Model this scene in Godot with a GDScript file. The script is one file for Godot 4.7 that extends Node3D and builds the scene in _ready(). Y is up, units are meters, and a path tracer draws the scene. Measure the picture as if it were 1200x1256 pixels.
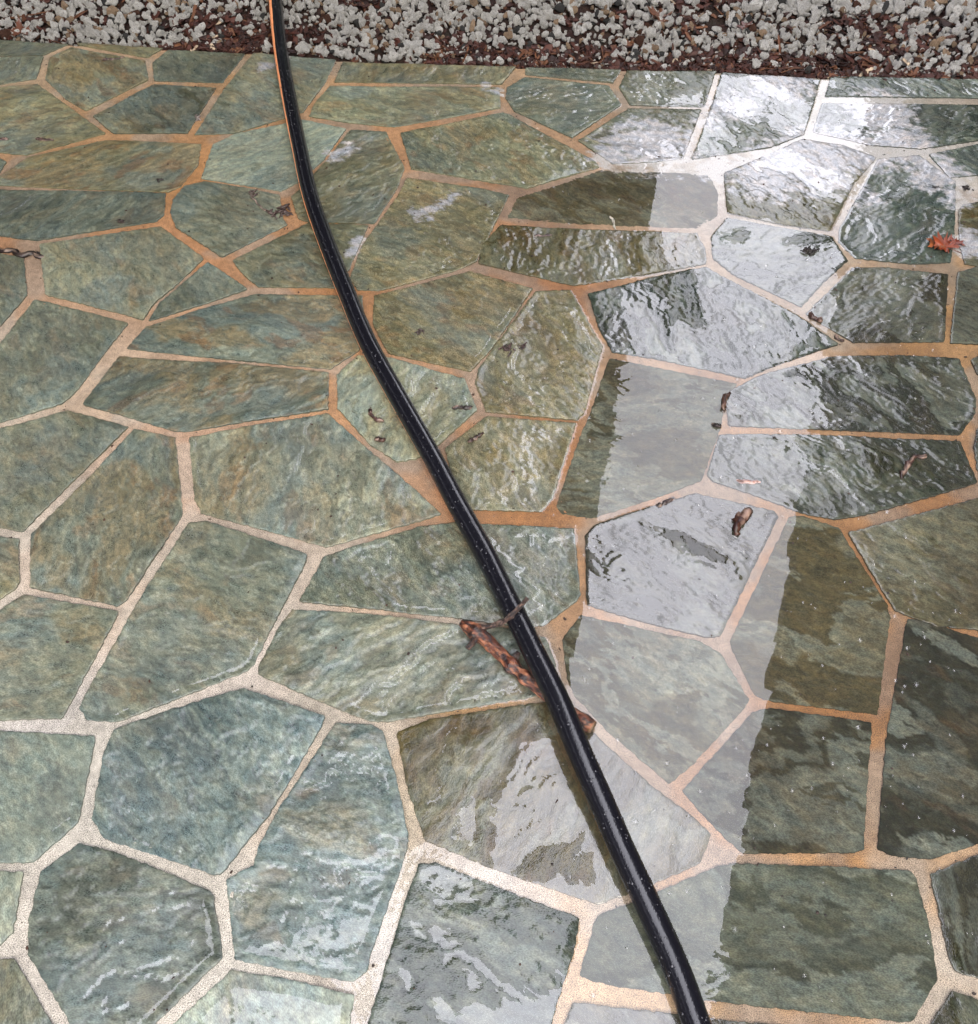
extends Node3D
# A wet flagstone patio under an overcast sky, a black hose laid across it, a lava rock bed behind it. Metres, y up, standing water at y = 0.

const SP := 0.003                 # spacing of the relief lattice
const LX := -1.34
const LZ := -2.56
const NX := 894
const NZ := 790
const HOSE_R := 0.0170

var top := PackedFloat32Array()   # height of stone or mortar on the lattice
var film := PackedFloat32Array()  # level of the thin water held in the hollows of each stone
var deep := PackedByteArray()     # 1 where a lattice point lies well inside a stone
var ctl := []                     # mortar colour and height, control points
var field := PackedColorArray()   # the same on a coarse grid (rgb colour, a height in mm)
var patches := []                 # white lime deposits
var noise_a: FastNoiseLite
var noise_b: FastNoiseLite
var noise_c: FastNoiseLite
var noise_cell: FastNoiseLite
var stone_materials := []
var patio: MeshInstance3D
var rng := RandomNumberGenerator.new()
var EDGE := PackedVector2Array([Vector2(-6.000, -2.664), Vector2(-1.224, -2.464), Vector2(-1.048, -2.444), Vector2(-0.809, -2.425), Vector2(-0.580, -2.407), Vector2(-0.376, -2.377), Vector2(-0.159, -2.358), Vector2(0.066, -2.347), Vector2(0.337, -2.336), Vector2(0.565, -2.326), Vector2(0.805, -2.304), Vector2(1.175, -2.290), Vector2(6.000, -1.940)])

func _ready() -> void:
	# camera, sky, light, exposure
	var cam := Camera3D.new()
	cam.name = "camera"
	cam.position = Vector3(0, 1.35, 0)
	cam.rotation_degrees = Vector3(-53.5, 0, 0)
	cam.fov = 53.35
	cam.near = 0.05
	cam.far = 300.0
	add_child(cam)
	cam.current = true
	var sky_mat := ProceduralSkyMaterial.new()
	sky_mat.sky_top_color = Color(0.915, 0.91, 0.955)
	sky_mat.sky_horizon_color = Color(0.735, 0.735, 0.775)
	sky_mat.sky_curve = 0.35
	sky_mat.ground_bottom_color = Color(0.22, 0.20, 0.18)
	sky_mat.ground_horizon_color = Color(0.45, 0.45, 0.45)
	sky_mat.sky_cover = cloud_cover()
	sky_mat.sky_cover_modulate = Color(1, 1, 1, 0.5)
	var sky := Sky.new()
	sky.sky_material = sky_mat
	var env := Environment.new()
	env.background_mode = Environment.BG_SKY
	env.sky = sky
	env.background_energy_multiplier = 1.0
	env.tonemap_mode = Environment.TONE_MAPPER_LINEAR
	env.tonemap_exposure = 6.1
	env.sdfgi_enabled = true
	env.ssao_enabled = true
	env.ssil_enabled = true
	var we := WorldEnvironment.new()
	we.name = "world_environment"
	we.environment = env
	add_child(we)
	var sun := DirectionalLight3D.new()
	sun.name = "overcast_sun"
	sun.light_energy = 0.2
	sun.light_angular_distance = 30.0
	sun.light_color = Color(1.0, 0.97, 0.92)
	sun.shadow_enabled = true
	sun.rotation_degrees = Vector3(-43, 10, 0)
	add_child(sun)

	rng.seed = 4711
	noise_a = make_noise(FastNoiseLite.TYPE_SIMPLEX_SMOOTH, 11, 4)
	noise_b = make_noise(FastNoiseLite.TYPE_SIMPLEX, 23, 2)
	noise_c = make_noise(FastNoiseLite.TYPE_SIMPLEX, 37, 1)
	noise_cell = make_noise(FastNoiseLite.TYPE_CELLULAR, 5, 1)
	controls()
	build_field()
	top.resize(NX * NZ)
	deep.resize(NX * NZ)
	top.fill(-1.0)
	film.resize(NX * NZ)
	film.fill(-1.0)
	for k in 5:
		stone_materials.append(stone_material(k))

	build_ground()
	build_houses()
	build_hedge()
	build_patio()
	build_water()
	build_gravel()
	build_hose()
	build_branch()
	build_debris()
	build_grit()


# ---------------------------------------------------------------- helpers

func make_noise(kind: int, s: int, oct: int) -> FastNoiseLite:
	var n := FastNoiseLite.new()
	n.noise_type = kind
	n.seed = s
	n.frequency = 1.0
	n.fractal_type = FastNoiseLite.FRACTAL_FBM if oct > 1 else FastNoiseLite.FRACTAL_NONE
	n.fractal_octaves = oct
	return n

func noise_image(size: int, kind: int, s: int, freq: float, oct: int) -> Image:
	var n := make_noise(kind, s, oct)
	n.frequency = freq
	return n.get_seamless_image(size, size, false, false, 0.12)

func cloud_cover() -> ImageTexture:
	# a soft overcast: brighter and darker banks of cloud all round
	var w := 512
	var hh := 256
	var n := make_noise(FastNoiseLite.TYPE_SIMPLEX_SMOOTH, 91, 5)
	var im := Image.create(w, hh, false, Image.FORMAT_RGBA8)
	for y in hh:
		var el := PI * (0.5 - (y + 0.5) / hh)
		for x in w:
			var az := TAU * (x + 0.5) / w
			var v := n.get_noise_3d(cos(az) * cos(el) * 1.6, sin(el) * 2.6, sin(az) * cos(el) * 1.6)
			var a := clampf(0.30 + v * 0.55, 0.0, 1.0)
			im.set_pixel(x, y, Color(0.95, 0.97, 1.0, a))
	return ImageTexture.create_from_image(im)

func mat(c: Color, rough: float, spec := 0.5) -> StandardMaterial3D:
	var m := StandardMaterial3D.new()
	m.albedo_color = c.linear_to_srgb()
	m.roughness = rough
	m.metallic_specular = spec
	return m

func vmat(rough: float, spec := 0.5) -> StandardMaterial3D:
	var m := StandardMaterial3D.new()
	m.vertex_color_use_as_albedo = true
	m.roughness = rough
	m.metallic_specular = spec
	return m

func mesh_of(v: PackedVector3Array, n: PackedVector3Array, idx: PackedInt32Array, col = null, uv = null) -> ArrayMesh:
	var a := []
	a.resize(Mesh.ARRAY_MAX)
	a[Mesh.ARRAY_VERTEX] = v
	a[Mesh.ARRAY_NORMAL] = n
	a[Mesh.ARRAY_INDEX] = idx
	if col != null:
		a[Mesh.ARRAY_COLOR] = col
	if uv != null:
		a[Mesh.ARRAY_TEX_UV] = uv
	var m := ArrayMesh.new()
	m.add_surface_from_arrays(Mesh.PRIMITIVE_TRIANGLES, a)
	return m

func put(called: String, m: Mesh, material: Material, parent: Node = self) -> MeshInstance3D:
	var o := MeshInstance3D.new()
	o.name = called
	o.mesh = m
	o.material_override = material
	parent.add_child(o, true)
	return o

func scatter(called: String, m: Mesh, material: Material, where: Array, tints, parent: Node = self) -> MultiMeshInstance3D:
	var mm := MultiMesh.new()
	mm.transform_format = MultiMesh.TRANSFORM_3D
	mm.use_colors = tints != null
	mm.mesh = m
	mm.instance_count = where.size()
	for i in where.size():
		mm.set_instance_transform(i, where[i])
		if tints != null:
			mm.set_instance_color(i, tints[i])
	var o := MultiMeshInstance3D.new()
	o.name = called
	o.multimesh = mm
	o.material_override = material
	o.set_meta("kind", "stuff")
	parent.add_child(o, true)
	return o

func tag(o: Node, label: String, category := "", group := "", kind := "") -> Node:
	o.set_meta("label", label)
	if category:
		o.set_meta("category", category)
	if group:
		o.set_meta("group", group)
	if kind:
		o.set_meta("kind", kind)
	return o

# ---------------------------------------------------------------- colours and heights over the patio

func at(x: float, z: float, r: int, g: int, b: int, mm: float) -> void:
	var c := Color8(r, g, b).srgb_to_linear()
	ctl.append([x, z, c, mm])

func lime(x: float, z: float, r: float) -> void:
	patches.append(Vector3(x, z, r))

func controls() -> void:
	at(-1.000, -1.679, 200, 150, 110, 6)
	at(-0.829, -2.049, 205, 160, 115, 6)
	at(-1.193, -2.355, 205, 180, 150, 7)
	at(-1.012, -2.429, 210, 180, 150, 7)
	at(-0.655, -1.898, 205, 150, 95, 5.5)
	at(-0.617, -1.679, 205, 150, 105, 5.5)
	at(-0.532, -2.318, 205, 165, 120, 5.5)
	at(-0.271, -1.531, 195, 140, 90, 4)
	at(-0.221, -2.049, 205, 155, 110, 4.5)
	at(0.070, -1.841, 190, 135, 85, 2.6)
	at(0.161, -1.567, 190, 130, 80, 1.9)
	at(0.000, -2.113, 200, 150, 105, 3.4)
	at(0.067, -0.987, 185, 125, 65, 1.5)
	at(0.000, -1.353, 205, 155, 110, 3)
	at(-0.119, -2.355, 205, 165, 125, 4)
	at(0.169, -2.113, 205, 165, 125, 2.5)
	at(-0.265, -1.270, 210, 160, 115, 4)
	at(-0.515, -1.099, 215, 175, 145, 6)
	at(-0.736, -1.270, 215, 190, 165, 7)
	at(-0.861, -1.192, 215, 195, 175, 7)
	at(-0.663, -0.963, 215, 200, 185, 7.5)
	at(-0.529, -0.823, 215, 195, 175, 7)
	at(-0.360, -0.697, 215, 205, 195, 6.5)
	at(-0.640, -0.620, 215, 210, 205, 8)
	at(-0.534, -0.512, 210, 205, 195, 8)
	at(-0.200, -0.645, 205, 190, 170, 5)
	at(-0.125, -0.794, 205, 180, 155, 4)
	at(-0.047, -0.645, 190, 145, 85, 2.8)
	at(-0.110, -0.489, 210, 195, 170, 4)
	at(0.000, -0.403, 215, 205, 195, 1.6)
	at(-0.130, -0.285, 212, 205, 195, 4)
	at(-0.041, -0.313, 212, 205, 195, 0.9)
	at(0.101, -0.304, 225, 190, 150, 0.2)
	at(0.179, -0.262, 215, 180, 135, -0.6)
	at(0.059, -0.257, 215, 185, 150, 0.2)
	at(0.484, -0.435, 190, 138, 72, -1.8)
	at(0.597, -0.738, 170, 118, 58, -2)
	at(0.578, -0.382, 200, 165, 125, -0.5)
	at(0.470, -0.645, 168, 112, 48, -2.4)
	at(0.411, -0.332, 195, 150, 95, -0.9)
	at(0.587, -0.304, 210, 190, 165, 0.6)
	at(0.761, -1.374, 188, 140, 80, -0.9)
	at(0.436, -1.230, 185, 140, 95, -1)
	at(0.155, -0.884, 190, 145, 100, -1.6)
	at(0.249, -0.794, 190, 145, 105, -2.4)
	at(0.301, -0.607, 190, 145, 105, -2.4)
	at(0.270, -1.331, 195, 160, 125, -0.3)
	at(0.475, -1.869, 215, 208, 200, 0.8)
	at(0.775, -2.146, 222, 218, 208, 0.7)
	at(0.487, -2.113, 212, 198, 182, 1.6)
	at(0.097, -2.248, 205, 170, 130, 3)
	at(0.548, -1.374, 200, 175, 150, -0.2)
	at(0.742, -1.012, 182, 127, 72, -0.3)
	at(0.904, -1.508, 188, 142, 82, 0.2)
	at(0.990, -1.957, 215, 210, 205, 1.4)
	at(1.124, -2.248, 205, 195, 180, 1.4)
	at(0.547, -1.555, 205, 185, 160, -0.3)
	at(-0.323, -0.299, 215, 210, 200, 7)
	at(-0.552, -0.285, 215, 208, 198, 8)
	at(0.350, -1.117, 190, 150, 115, -1.2)
	at(0.546, -1.117, 190, 145, 95, -0.3)
	at(0.531, -0.899, 175, 120, 58, -2.3)
	at(0.165, -0.489, 200, 165, 130, -0.8)
	at(0.045, -0.535, 200, 165, 130, 0.9)
	at(0.301, -0.435, 195, 150, 110, -1.7)
	at(0.112, -1.117, 190, 130, 75, 1.4)
	at(0.267, -1.679, 200, 165, 130, 1.0)
	at(0.584, -1.785, 212, 200, 188, 0.5)
	lime(0.357, -2.024, 0.110)
	lime(0.272, -1.981, 0.052)
	lime(0.747, -2.003, 0.115)
	lime(0.605, -1.913, 0.102)
	lime(0.693, -1.957, 0.124)
	lime(0.838, -2.003, 0.094)
	lime(0.934, -2.024, 0.084)
	lime(0.978, -1.913, 0.072)
	lime(0.999, -1.827, 0.044)
	lime(0.987, -1.679, 0.050)
	lime(0.502, -1.942, 0.054)
	lime(-0.341, -1.987, 0.031)
	lime(-0.313, -2.006, 0.025)
	lime(-0.267, -1.684, 0.019)
	lime(-0.278, -1.649, 0.017)
	lime(-0.137, -1.780, 0.032)
	lime(-0.104, -1.807, 0.024)
	lime(-0.078, -1.841, 0.018)
	lime(-0.535, -2.340, 0.032)
	lime(-0.508, -2.377, 0.023)
	lime(0.015, -2.237, 0.027)
	lime(-0.008, -2.262, 0.018)
	lime(0.704, -2.283, 0.090)
	lime(0.572, -2.179, 0.066)
	lime(0.911, -2.162, 0.087)
	lime(0.802, -1.841, 0.044)
	lime(0.497, -2.113, 0.043)

const FS := 0.05
const FW := 66
const FH := 60
const FX := -1.7
const FZ := -2.8

func build_field() -> void:
	field.resize(FW * FH)
	for j in FH:
		for i in FW:
			var x := FX + i * FS
			var z := FZ + j * FS
			var sum := 0.0
			var acc := Color(0, 0, 0, 0)
			for c in ctl:
				var dx: float = x - c[0]
				var dz: float = z - c[1]
				var w := 1.0 / pow(dx * dx + dz * dz + 0.0009, 1.6)
				sum += w
				var k: Color = c[2]
				acc.r += k.r * w
				acc.g += k.g * w
				acc.b += k.b * w
				acc.a += float(c[3]) * w
			field[j * FW + i] = Color(acc.r / sum, acc.g / sum, acc.b / sum, acc.a / sum)

func field_at(x: float, z: float) -> Color:
	var fx := clampf((x - FX) / FS, 0.0, FW - 1.01)
	var fz := clampf((z - FZ) / FS, 0.0, FH - 1.01)
	var i := int(fx)
	var j := int(fz)
	var u := fx - i
	var v := fz - j
	return field[j * FW + i].lerp(field[j * FW + i + 1], u).lerp(field[(j + 1) * FW + i].lerp(field[(j + 1) * FW + i + 1], u), v)

func lime_at(x: float, z: float) -> float:
	# how white the lime crust is at a point: ragged blotches with a shape of their own
	var best := 0.0
	for p in patches:
		var dx: float = x - p.x
		var dz: float = z - p.y
		var q: float = (dx * dx + dz * dz * 1.0) / (p.z * p.z)
		if q < 2.2:
			best = maxf(best, (1.0 - q * 0.62) * (0.70 if p.z < 0.05 else 1.0))
	if best <= 0.0:
		return 0.0
	var n := noise_a.get_noise_2d(x * 26.0, z * 34.0) * 0.90 + noise_b.get_noise_2d(x * 130.0, z * 170.0) * 0.28
	return clampf((best * 1.3 + n - 0.46) * 2.4, 0.0, 1.0)

# ---------------------------------------------------------------- stones

func stone_material(k: int) -> StandardMaterial3D:
	var m := vmat(1.0, 0.5)
	var size := 1024
	# grain: fine mica flecks and streaks, light and dark about one
	var a := noise_image(size, FastNoiseLite.TYPE_SIMPLEX_SMOOTH, 300 + k, 0.012, 5)
	var b := noise_image(size, FastNoiseLite.TYPE_SIMPLEX, 320 + k, 0.11, 3)
	var c := noise_image(size, FastNoiseLite.TYPE_CELLULAR, 340 + k, 0.05, 2)
	var da := a.get_data()
	var db := b.get_data()
	var dc := c.get_data()
	var stepw := da.size() / (size * size)
	var stepb := db.size() / (size * size)
	var stepc := dc.size() / (size * size)
	var al := PackedByteArray()
	al.resize(size * size * 3)
	var ro := PackedByteArray()
	ro.resize(size * size)
	var he := PackedByteArray()
	he.resize(size * size)
	var lo: float = [0.22, 0.15, 0.07, 0.34, 0.80][k]
	var hi: float = [0.52, 0.36, 0.19, 0.62, 0.95][k]
	for i in size * size:
		var va := da[i * stepw] / 255.0
		var vb := db[i * stepb] / 255.0
		var vc := dc[i * stepc] / 255.0
		var g := 0.74 + 0.20 * va + 0.36 * (vb - 0.5) + 0.22 * (vc - 0.5)
		var q := clampf(g * 0.80, 0.0, 1.0) * 255.0
		al[i * 3] = int(clampf(q * (1.0 + 0.10 * (va - 0.5)), 0, 255))
		al[i * 3 + 1] = int(clampf(q, 0, 255))
		al[i * 3 + 2] = int(clampf(q * (1.0 - 0.10 * (va - 0.5)), 0, 255))
		ro[i] = int(255.0 * clampf(lerpf(lo, hi, va * 0.7 + vb * 0.45 - 0.1), 0.05, 1.0))
		he[i] = int(255.0 * clampf(0.45 * va + 0.40 * vb + 0.25 * vc, 0.0, 1.0))
	m.albedo_texture = ImageTexture.create_from_image(Image.create_from_data(size, size, false, Image.FORMAT_RGB8, al))
	m.roughness_texture = ImageTexture.create_from_image(Image.create_from_data(size, size, false, Image.FORMAT_L8, ro))
	m.heightmap_enabled = true
	m.heightmap_texture = ImageTexture.create_from_image(Image.create_from_data(size, size, false, Image.FORMAT_L8, he))
	m.heightmap_scale = [0.024, 0.030, 0.040, 0.020, 0.010][k]
	if k == 4:
		m.metallic_specular = 0.1   # under water the stone itself has no gloss
	m.uv1_scale = Vector3(1.9, 3.7, 1)
	return m

const TONES := {"g": [0.118, 0.127, 0.090], "o": [0.146, 0.142, 0.084], "t": [0.078, 0.104, 0.094], "d": [0.066, 0.073, 0.052], "p": [0.150, 0.178, 0.140]}

func inside(px: float, pz: float, q: PackedFloat32Array, n: int) -> float:
	# signed distance to the outline, positive inside
	var best := 1e9
	var odd := false
	var ax := q[2 * n - 2]
	var az := q[2 * n - 1]
	for k in n:
		var bx := q[2 * k]
		var bz := q[2 * k + 1]
		var ex := bx - ax
		var ez := bz - az
		var wx := px - ax
		var wz := pz - az
		var t := clampf((wx * ex + wz * ez) / (ex * ex + ez * ez + 1e-12), 0.0, 1.0)
		var dx := wx - ex * t
		var dz := wz - ez * t
		var dd := dx * dx + dz * dz
		if dd < best:
			best = dd
		if (az > pz) != (bz > pz) and px < ex * (pz - az) / ez + ax:
			odd = not odd
		ax = bx
		az = bz
	return sqrt(best) if odd else -sqrt(best)

func stone(tone: String, off: float, relief: float, ochre: float, outline: Array, sp := SP, held := -1.0) -> void:
	var q := PackedFloat32Array(outline)
	var n := q.size() / 2
	var x0 := 1e9
	var x1 := -1e9
	var z0 := 1e9
	var z1 := -1e9
	var cx := 0.0
	var cz := 0.0
	for k in n:
		x0 = minf(x0, q[2 * k])
		x1 = maxf(x1, q[2 * k])
		z0 = minf(z0, q[2 * k + 1])
		z1 = maxf(z1, q[2 * k + 1])
		cx += q[2 * k] / n
		cz += q[2 * k + 1] / n
	var fine := sp == SP
	var i0 := int(floor((x0 - LX) / sp)) - 1
	var i1 := int(ceil((x1 - LX) / sp)) + 1
	var j0 := int(floor((z0 - LZ) / sp)) - 1
	var j1 := int(ceil((z1 - LZ) / sp)) + 1
	if fine:
		i0 = maxi(i0, 0)
		i1 = mini(i1, NX - 1)
		j0 = maxi(j0, 0)
		j1 = mini(j1, NZ - 1)
	var w := i1 - i0 + 1
	var hh := j1 - j0 + 1
	var D := PackedFloat32Array()
	D.resize(w * hh)
	var H := PackedFloat32Array()
	H.resize(w * hh)
	var K := PackedColorArray()
	K.resize(w * hh)
	var sd := rng.randf() * 90.0
	var ang := rng.randf_range(0.30, 1.20) if rng.randf() < 0.45 else rng.randf_range(-0.8, 2.3)
	var ca := cos(ang)
	var sa := sin(ang)
	var tx := rng.randf_range(-0.003, 0.003)
	var tz := rng.randf_range(-0.003, 0.003)
	var base := (field_at(cx, cz).a + off) * 0.001
	var damp := smoothstep(-0.6, 4.0, base * 1000.0)   # 0 soaked, 1 only damp: wet stone is darker
	var film_at := rng.randf_range(-0.0022, -0.0006)
	if held > -0.5:
		film_at = held
	var pimples := clampf((relief - 0.85) * 2.2, 0.0, 1.0) * (1.0 - 0.6 * damp)
	var fine_amp := clampf((relief - 0.55) * 1.3, 0.12, 1.4)
	var t3: Array = TONES[tone]
	var lightness := rng.randf_range(0.82, 1.20)
	var warm := rng.randf_range(-0.07, 0.07)
	var c0 := Color(t3[0] * (1.0 + warm), t3[1], t3[2] * (1.0 - warm)) * lightness * lerpf(0.66, 2.30, damp)
	c0 = c0 * Color(1.14, 1.02, 0.80).lerp(Color.WHITE, damp)
	var c_light := c0.lerp(Color(0.42, 0.47, 0.38), 0.42)
	var c_dark := c0 * 0.50
	c_dark.b *= 1.08
	var c_ochre := Color(0.172, 0.132, 0.066) * lerpf(0.65, 2.1, damp)
	var c_rust := Color(0.150, 0.078, 0.036) * lerpf(0.7, 2.1, damp)
	var c_blue := Color(0.098, 0.128, 0.120) * lightness * lerpf(0.66, 2.25, damp)
	var white := Color(0.60, 0.60, 0.625)
	for j in hh:
		var z := LZ + (j0 + j) * sp
		for i in w:
			var x := LX + (i0 + i) * sp
			var at_ := j * w + i
			var d := inside(x, z, q, n)
			if d < -0.012 or d > 0.02:
				pass
			else:
				d += noise_b.get_noise_2d(x * 55.0 + sd, z * 55.0) * 0.0013 + noise_b.get_noise_2d(x * 190.0, z * 190.0 + sd) * 0.0005 + 0.0010
			D[at_] = d
			if d < -0.009:
				H[at_] = base - 0.004
				continue
			var wx := x + noise_a.get_noise_2d(x * 7.0 + sd, z * 7.0) * 0.020
			var wz := z + noise_a.get_noise_2d(x * 7.0, z * 7.0 - sd) * 0.020
			var u := wx * ca + wz * sa
			var v := wz * ca - wx * sa
			var na := noise_a.get_noise_2d(u * 2.6 + sd, v * 6.0 - sd)
			var nb := noise_b.get_noise_2d(u * 22.0 - sd, v * 60.0)
			var nc := noise_c.get_noise_2d(u * 70.0, v * 120.0 + sd)
			var t := na * 6.0 + nb * 0.30 + nc * 0.12
			var lay := floorf(t)
			var fr := t - lay
			var lip := smoothstep(0.90, 1.0, fr)
			var nm := noise_a.get_noise_2d(u * 10.0 + sd * 2.0, v * 20.0)
			var hgt := (lay + lip + 0.14 * fr) * lerpf(0.00065, 0.00130, damp) + nm * 0.00055
			var fine_h := (nb * 0.00016 + nc * 0.00010) * fine_amp
			if pimples > 0.0:
				# patches where the cleft face is pimpled
				var pm := smoothstep(-0.02, 0.16, noise_a.get_noise_2d(wx * 8.0 - sd, wz * 8.0 + sd)) * pimples
				if pm > 0.0:
					fine_h -= pm * (noise_cell.get_noise_2d(u * 75.0, v * 105.0) + 0.55) * 0.0011
			var edge := clampf((0.004 - d) / 0.004, 0.0, 1.1)
			var here := lerpf(base, field_at(x, z).a * 0.001 + off * 0.001, 0.7)
			H[at_] = here + relief * hgt * (0.35 + 0.65 * smoothstep(0.0, 0.016, d)) + fine_h + (x - cx) * tx + (z - cz) * tz - edge * edge * 0.0006
			if fine and d > 0.0:
				film[(j0 + j) * NX + i0 + i] = here + relief * film_at - smoothstep(0.016, 0.004, d) * 0.004
			# colour: every cleft layer has a tone of its own, ochre and rust stains soak in, darker veins run along the cleft
			var lh := fposmod(sin(lay * 12.9898 + sd) * 43758.5453, 1.0)
			var k := c0.lerp(c_light, clampf((lh - 0.5) * 1.5, 0.0, 0.7)) if lh > 0.5 else c0.lerp(c_dark, (0.5 - lh) * 1.0)
			var nl := noise_a.get_noise_2d(wx * 4.5 + sd * 1.7, wz * 4.5)
			k = k.lerp(c_light, clampf((nl - 0.16) * 4.0, 0.0, 0.40))
			k = k.lerp(c_blue, clampf(noise_a.get_noise_2d(wx * 4.0 - sd, wz * 4.0) * 2.0, 0.0, 0.5) * damp)
			var no := noise_a.get_noise_2d(u * 4.5 - sd * 3.0, v * 8.0)
			k = k.lerp(c_ochre, clampf((no - 0.06 + (ochre - 0.5) * 0.45) * 3.2, 0.0, 0.62) * clampf(ochre * 1.3, 0.0, 1.0))
			var nr := noise_a.get_noise_2d(u * 7.0 + 50.0 + sd, v * 14.0)
			k = k.lerp(c_rust, clampf((nr - 0.28 + (ochre - 0.5) * 0.2) * 5.0, 0.0, 0.55) * ochre)
			var t2 := noise_a.get_noise_2d(u * 8.0 - 17.0, v * 17.0 + sd) * 6.0 + nb * 0.5 + nc * 0.2
			var flake := fposmod(sin(floorf(t2) * 78.233 + lay * 3.7 + sd) * 24634.63, 1.0)
			k = k * (0.86 + 0.28 * flake) * (1.0 + 0.42 * noise_a.get_noise_2d(wx * 2.4 + sd * 0.7, wz * 2.4))
			var vein := 1.0 - absf(noise_a.get_noise_2d(u * 5.0 + 31.0, v * 11.0 + sd))
			k = k.lerp(c_dark, clampf((vein - 0.972) * 30.0, 0.0, 0.6))
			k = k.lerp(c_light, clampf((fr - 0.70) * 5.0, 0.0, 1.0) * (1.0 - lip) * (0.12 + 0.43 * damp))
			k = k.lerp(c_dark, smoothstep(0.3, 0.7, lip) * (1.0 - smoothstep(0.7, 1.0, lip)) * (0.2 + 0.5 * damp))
			k = k * (0.98 + 0.13 * nc + 0.13 * nb + 0.12 * nm)
			var wl := lime_at(x, z) if fine else 0.0
			if wl > 0.0:
				k = k.lerp(white, wl)
				H[at_] += 0.0005 * wl
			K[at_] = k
	var vs := PackedVector3Array()
	var ns := PackedVector3Array()
	var cs := PackedColorArray()
	var uvs := PackedVector2Array()
	var idx := PackedInt32Array()
	var vid := PackedInt32Array()
	vid.resize(w * hh)
	vid.fill(-1)
	var eh := PackedInt32Array()
	eh.resize(w * hh)
	eh.fill(-1)
	var ev := PackedInt32Array()
	ev.resize(w * hh)
	ev.fill(-1)
	for j in hh:
		for i in w:
			var at_ := j * w + i
			if D[at_] > 0.0:
				vid[at_] = vs.size()
				var x := LX + (i0 + i) * sp
				var z := LZ + (j0 + j) * sp
				vs.append(Vector3(x, H[at_], z))
				var l := H[at_ - 1] if i > 0 else H[at_]
				var r := H[at_ + 1] if i < w - 1 else H[at_]
				var b := H[at_ - w] if j > 0 else H[at_]
				var f := H[at_ + w] if j < hh - 1 else H[at_]
				ns.append(Vector3(l - r, 2.0 * sp, b - f).normalized())
				cs.append(K[at_])
				uvs.append(Vector2(x * ca + z * sa + sd, z * ca - x * sa + sd * 0.37))
				if fine:
					var g := (j0 + j) * NX + i0 + i
					top[g] = maxf(top[g], H[at_])
					if D[at_] > 0.008:
						deep[g] = 1
	var wall := []
	for j in hh - 1:
		for i in w - 1:
			var a := j * w + i
			var cells := [a, a + 1, a + w + 1, a + w]
			var m := int(D[a] > 0.0) + int(D[a + 1] > 0.0) + int(D[a + w + 1] > 0.0) + int(D[a + w] > 0.0)
			if m == 0:
				continue
			if m == 4:
				idx.append_array(PackedInt32Array([vid[a], vid[a + 1], vid[a + w + 1], vid[a], vid[a + w + 1], vid[a + w]]))
				continue
			var ring := PackedInt32Array()
			var out_v := -1
			var first_in := -1
			for k in 4:
				var p: int = cells[k]
				var p2: int = cells[(k + 1) % 4]
				if D[p] > 0.0:
					ring.append(vid[p])
				if (D[p] > 0.0) != (D[p2] > 0.0):
					var lo := mini(p, p2)
					var hi := maxi(p, p2)
					var table := eh if hi - lo == 1 else ev
					var e := table[lo]
					if e < 0:
						var t := D[lo] / (D[lo] - D[hi])
						var pl := Vector3(LX + (i0 + lo % w) * sp, H[lo], LZ + (j0 + lo / w) * sp)
						var ph := Vector3(LX + (i0 + hi % w) * sp, H[hi], LZ + (j0 + hi / w) * sp)
						e = vs.size()
						var pt := pl.lerp(ph, t)
						vs.append(pt)
						var nn := Vector3(D[a] - D[a + 1] + D[a + w] - D[a + w + 1], 0, D[a] - D[a + w] + D[a + 1] - D[a + w + 1]).normalized()
						ns.append((nn * 0.7 + Vector3.UP).normalized())
						cs.append(K[lo].lerp(K[hi], t) * 0.9)
						uvs.append(Vector2(pt.x * ca + pt.z * sa + sd, pt.z * ca - pt.x * sa + sd * 0.37))
						if hi - lo == 1:
							eh[lo] = e
						else:
							ev[lo] = e
					ring.append(e)
					if D[p] > 0.0:
						out_v = e
					elif out_v >= 0:
						wall.append([out_v, e])
						out_v = -1
					else:
						first_in = e
			if out_v >= 0 and first_in >= 0:
				wall.append([out_v, first_in])
			for k in range(1, ring.size() - 1):
				idx.append_array(PackedInt32Array([ring[0], ring[k], ring[k + 1]]))
	for s in wall:
		var p0: Vector3 = vs[s[0]]
		var p1: Vector3 = vs[s[1]]
		var nn := Vector3.UP.cross(p1 - p0).normalized()
		if nn == Vector3.ZERO:
			continue
		var o := vs.size()
		for p in [p0, p1, p1 - Vector3(0, 0.014, 0), p0 - Vector3(0, 0.014, 0)]:
			vs.append(p)
			ns.append(nn)
			cs.append(c0 * 0.7)
			uvs.append(Vector2(p.x + p.z, p.y))
		idx.append_array(PackedInt32Array([o, o + 2, o + 1, o, o + 3, o + 2]))
	if idx.is_empty():
		return
	var kind: int = 0
	if base < -0.0013:
		kind = 4
	elif base < 0.0012:
		kind = 2
	elif base < 0.0036:
		kind = 1
	elif tone == "p":
		kind = 3
	put("flagstone", mesh_of(vs, ns, idx, cs, uvs), stone_materials[kind], patio)

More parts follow.
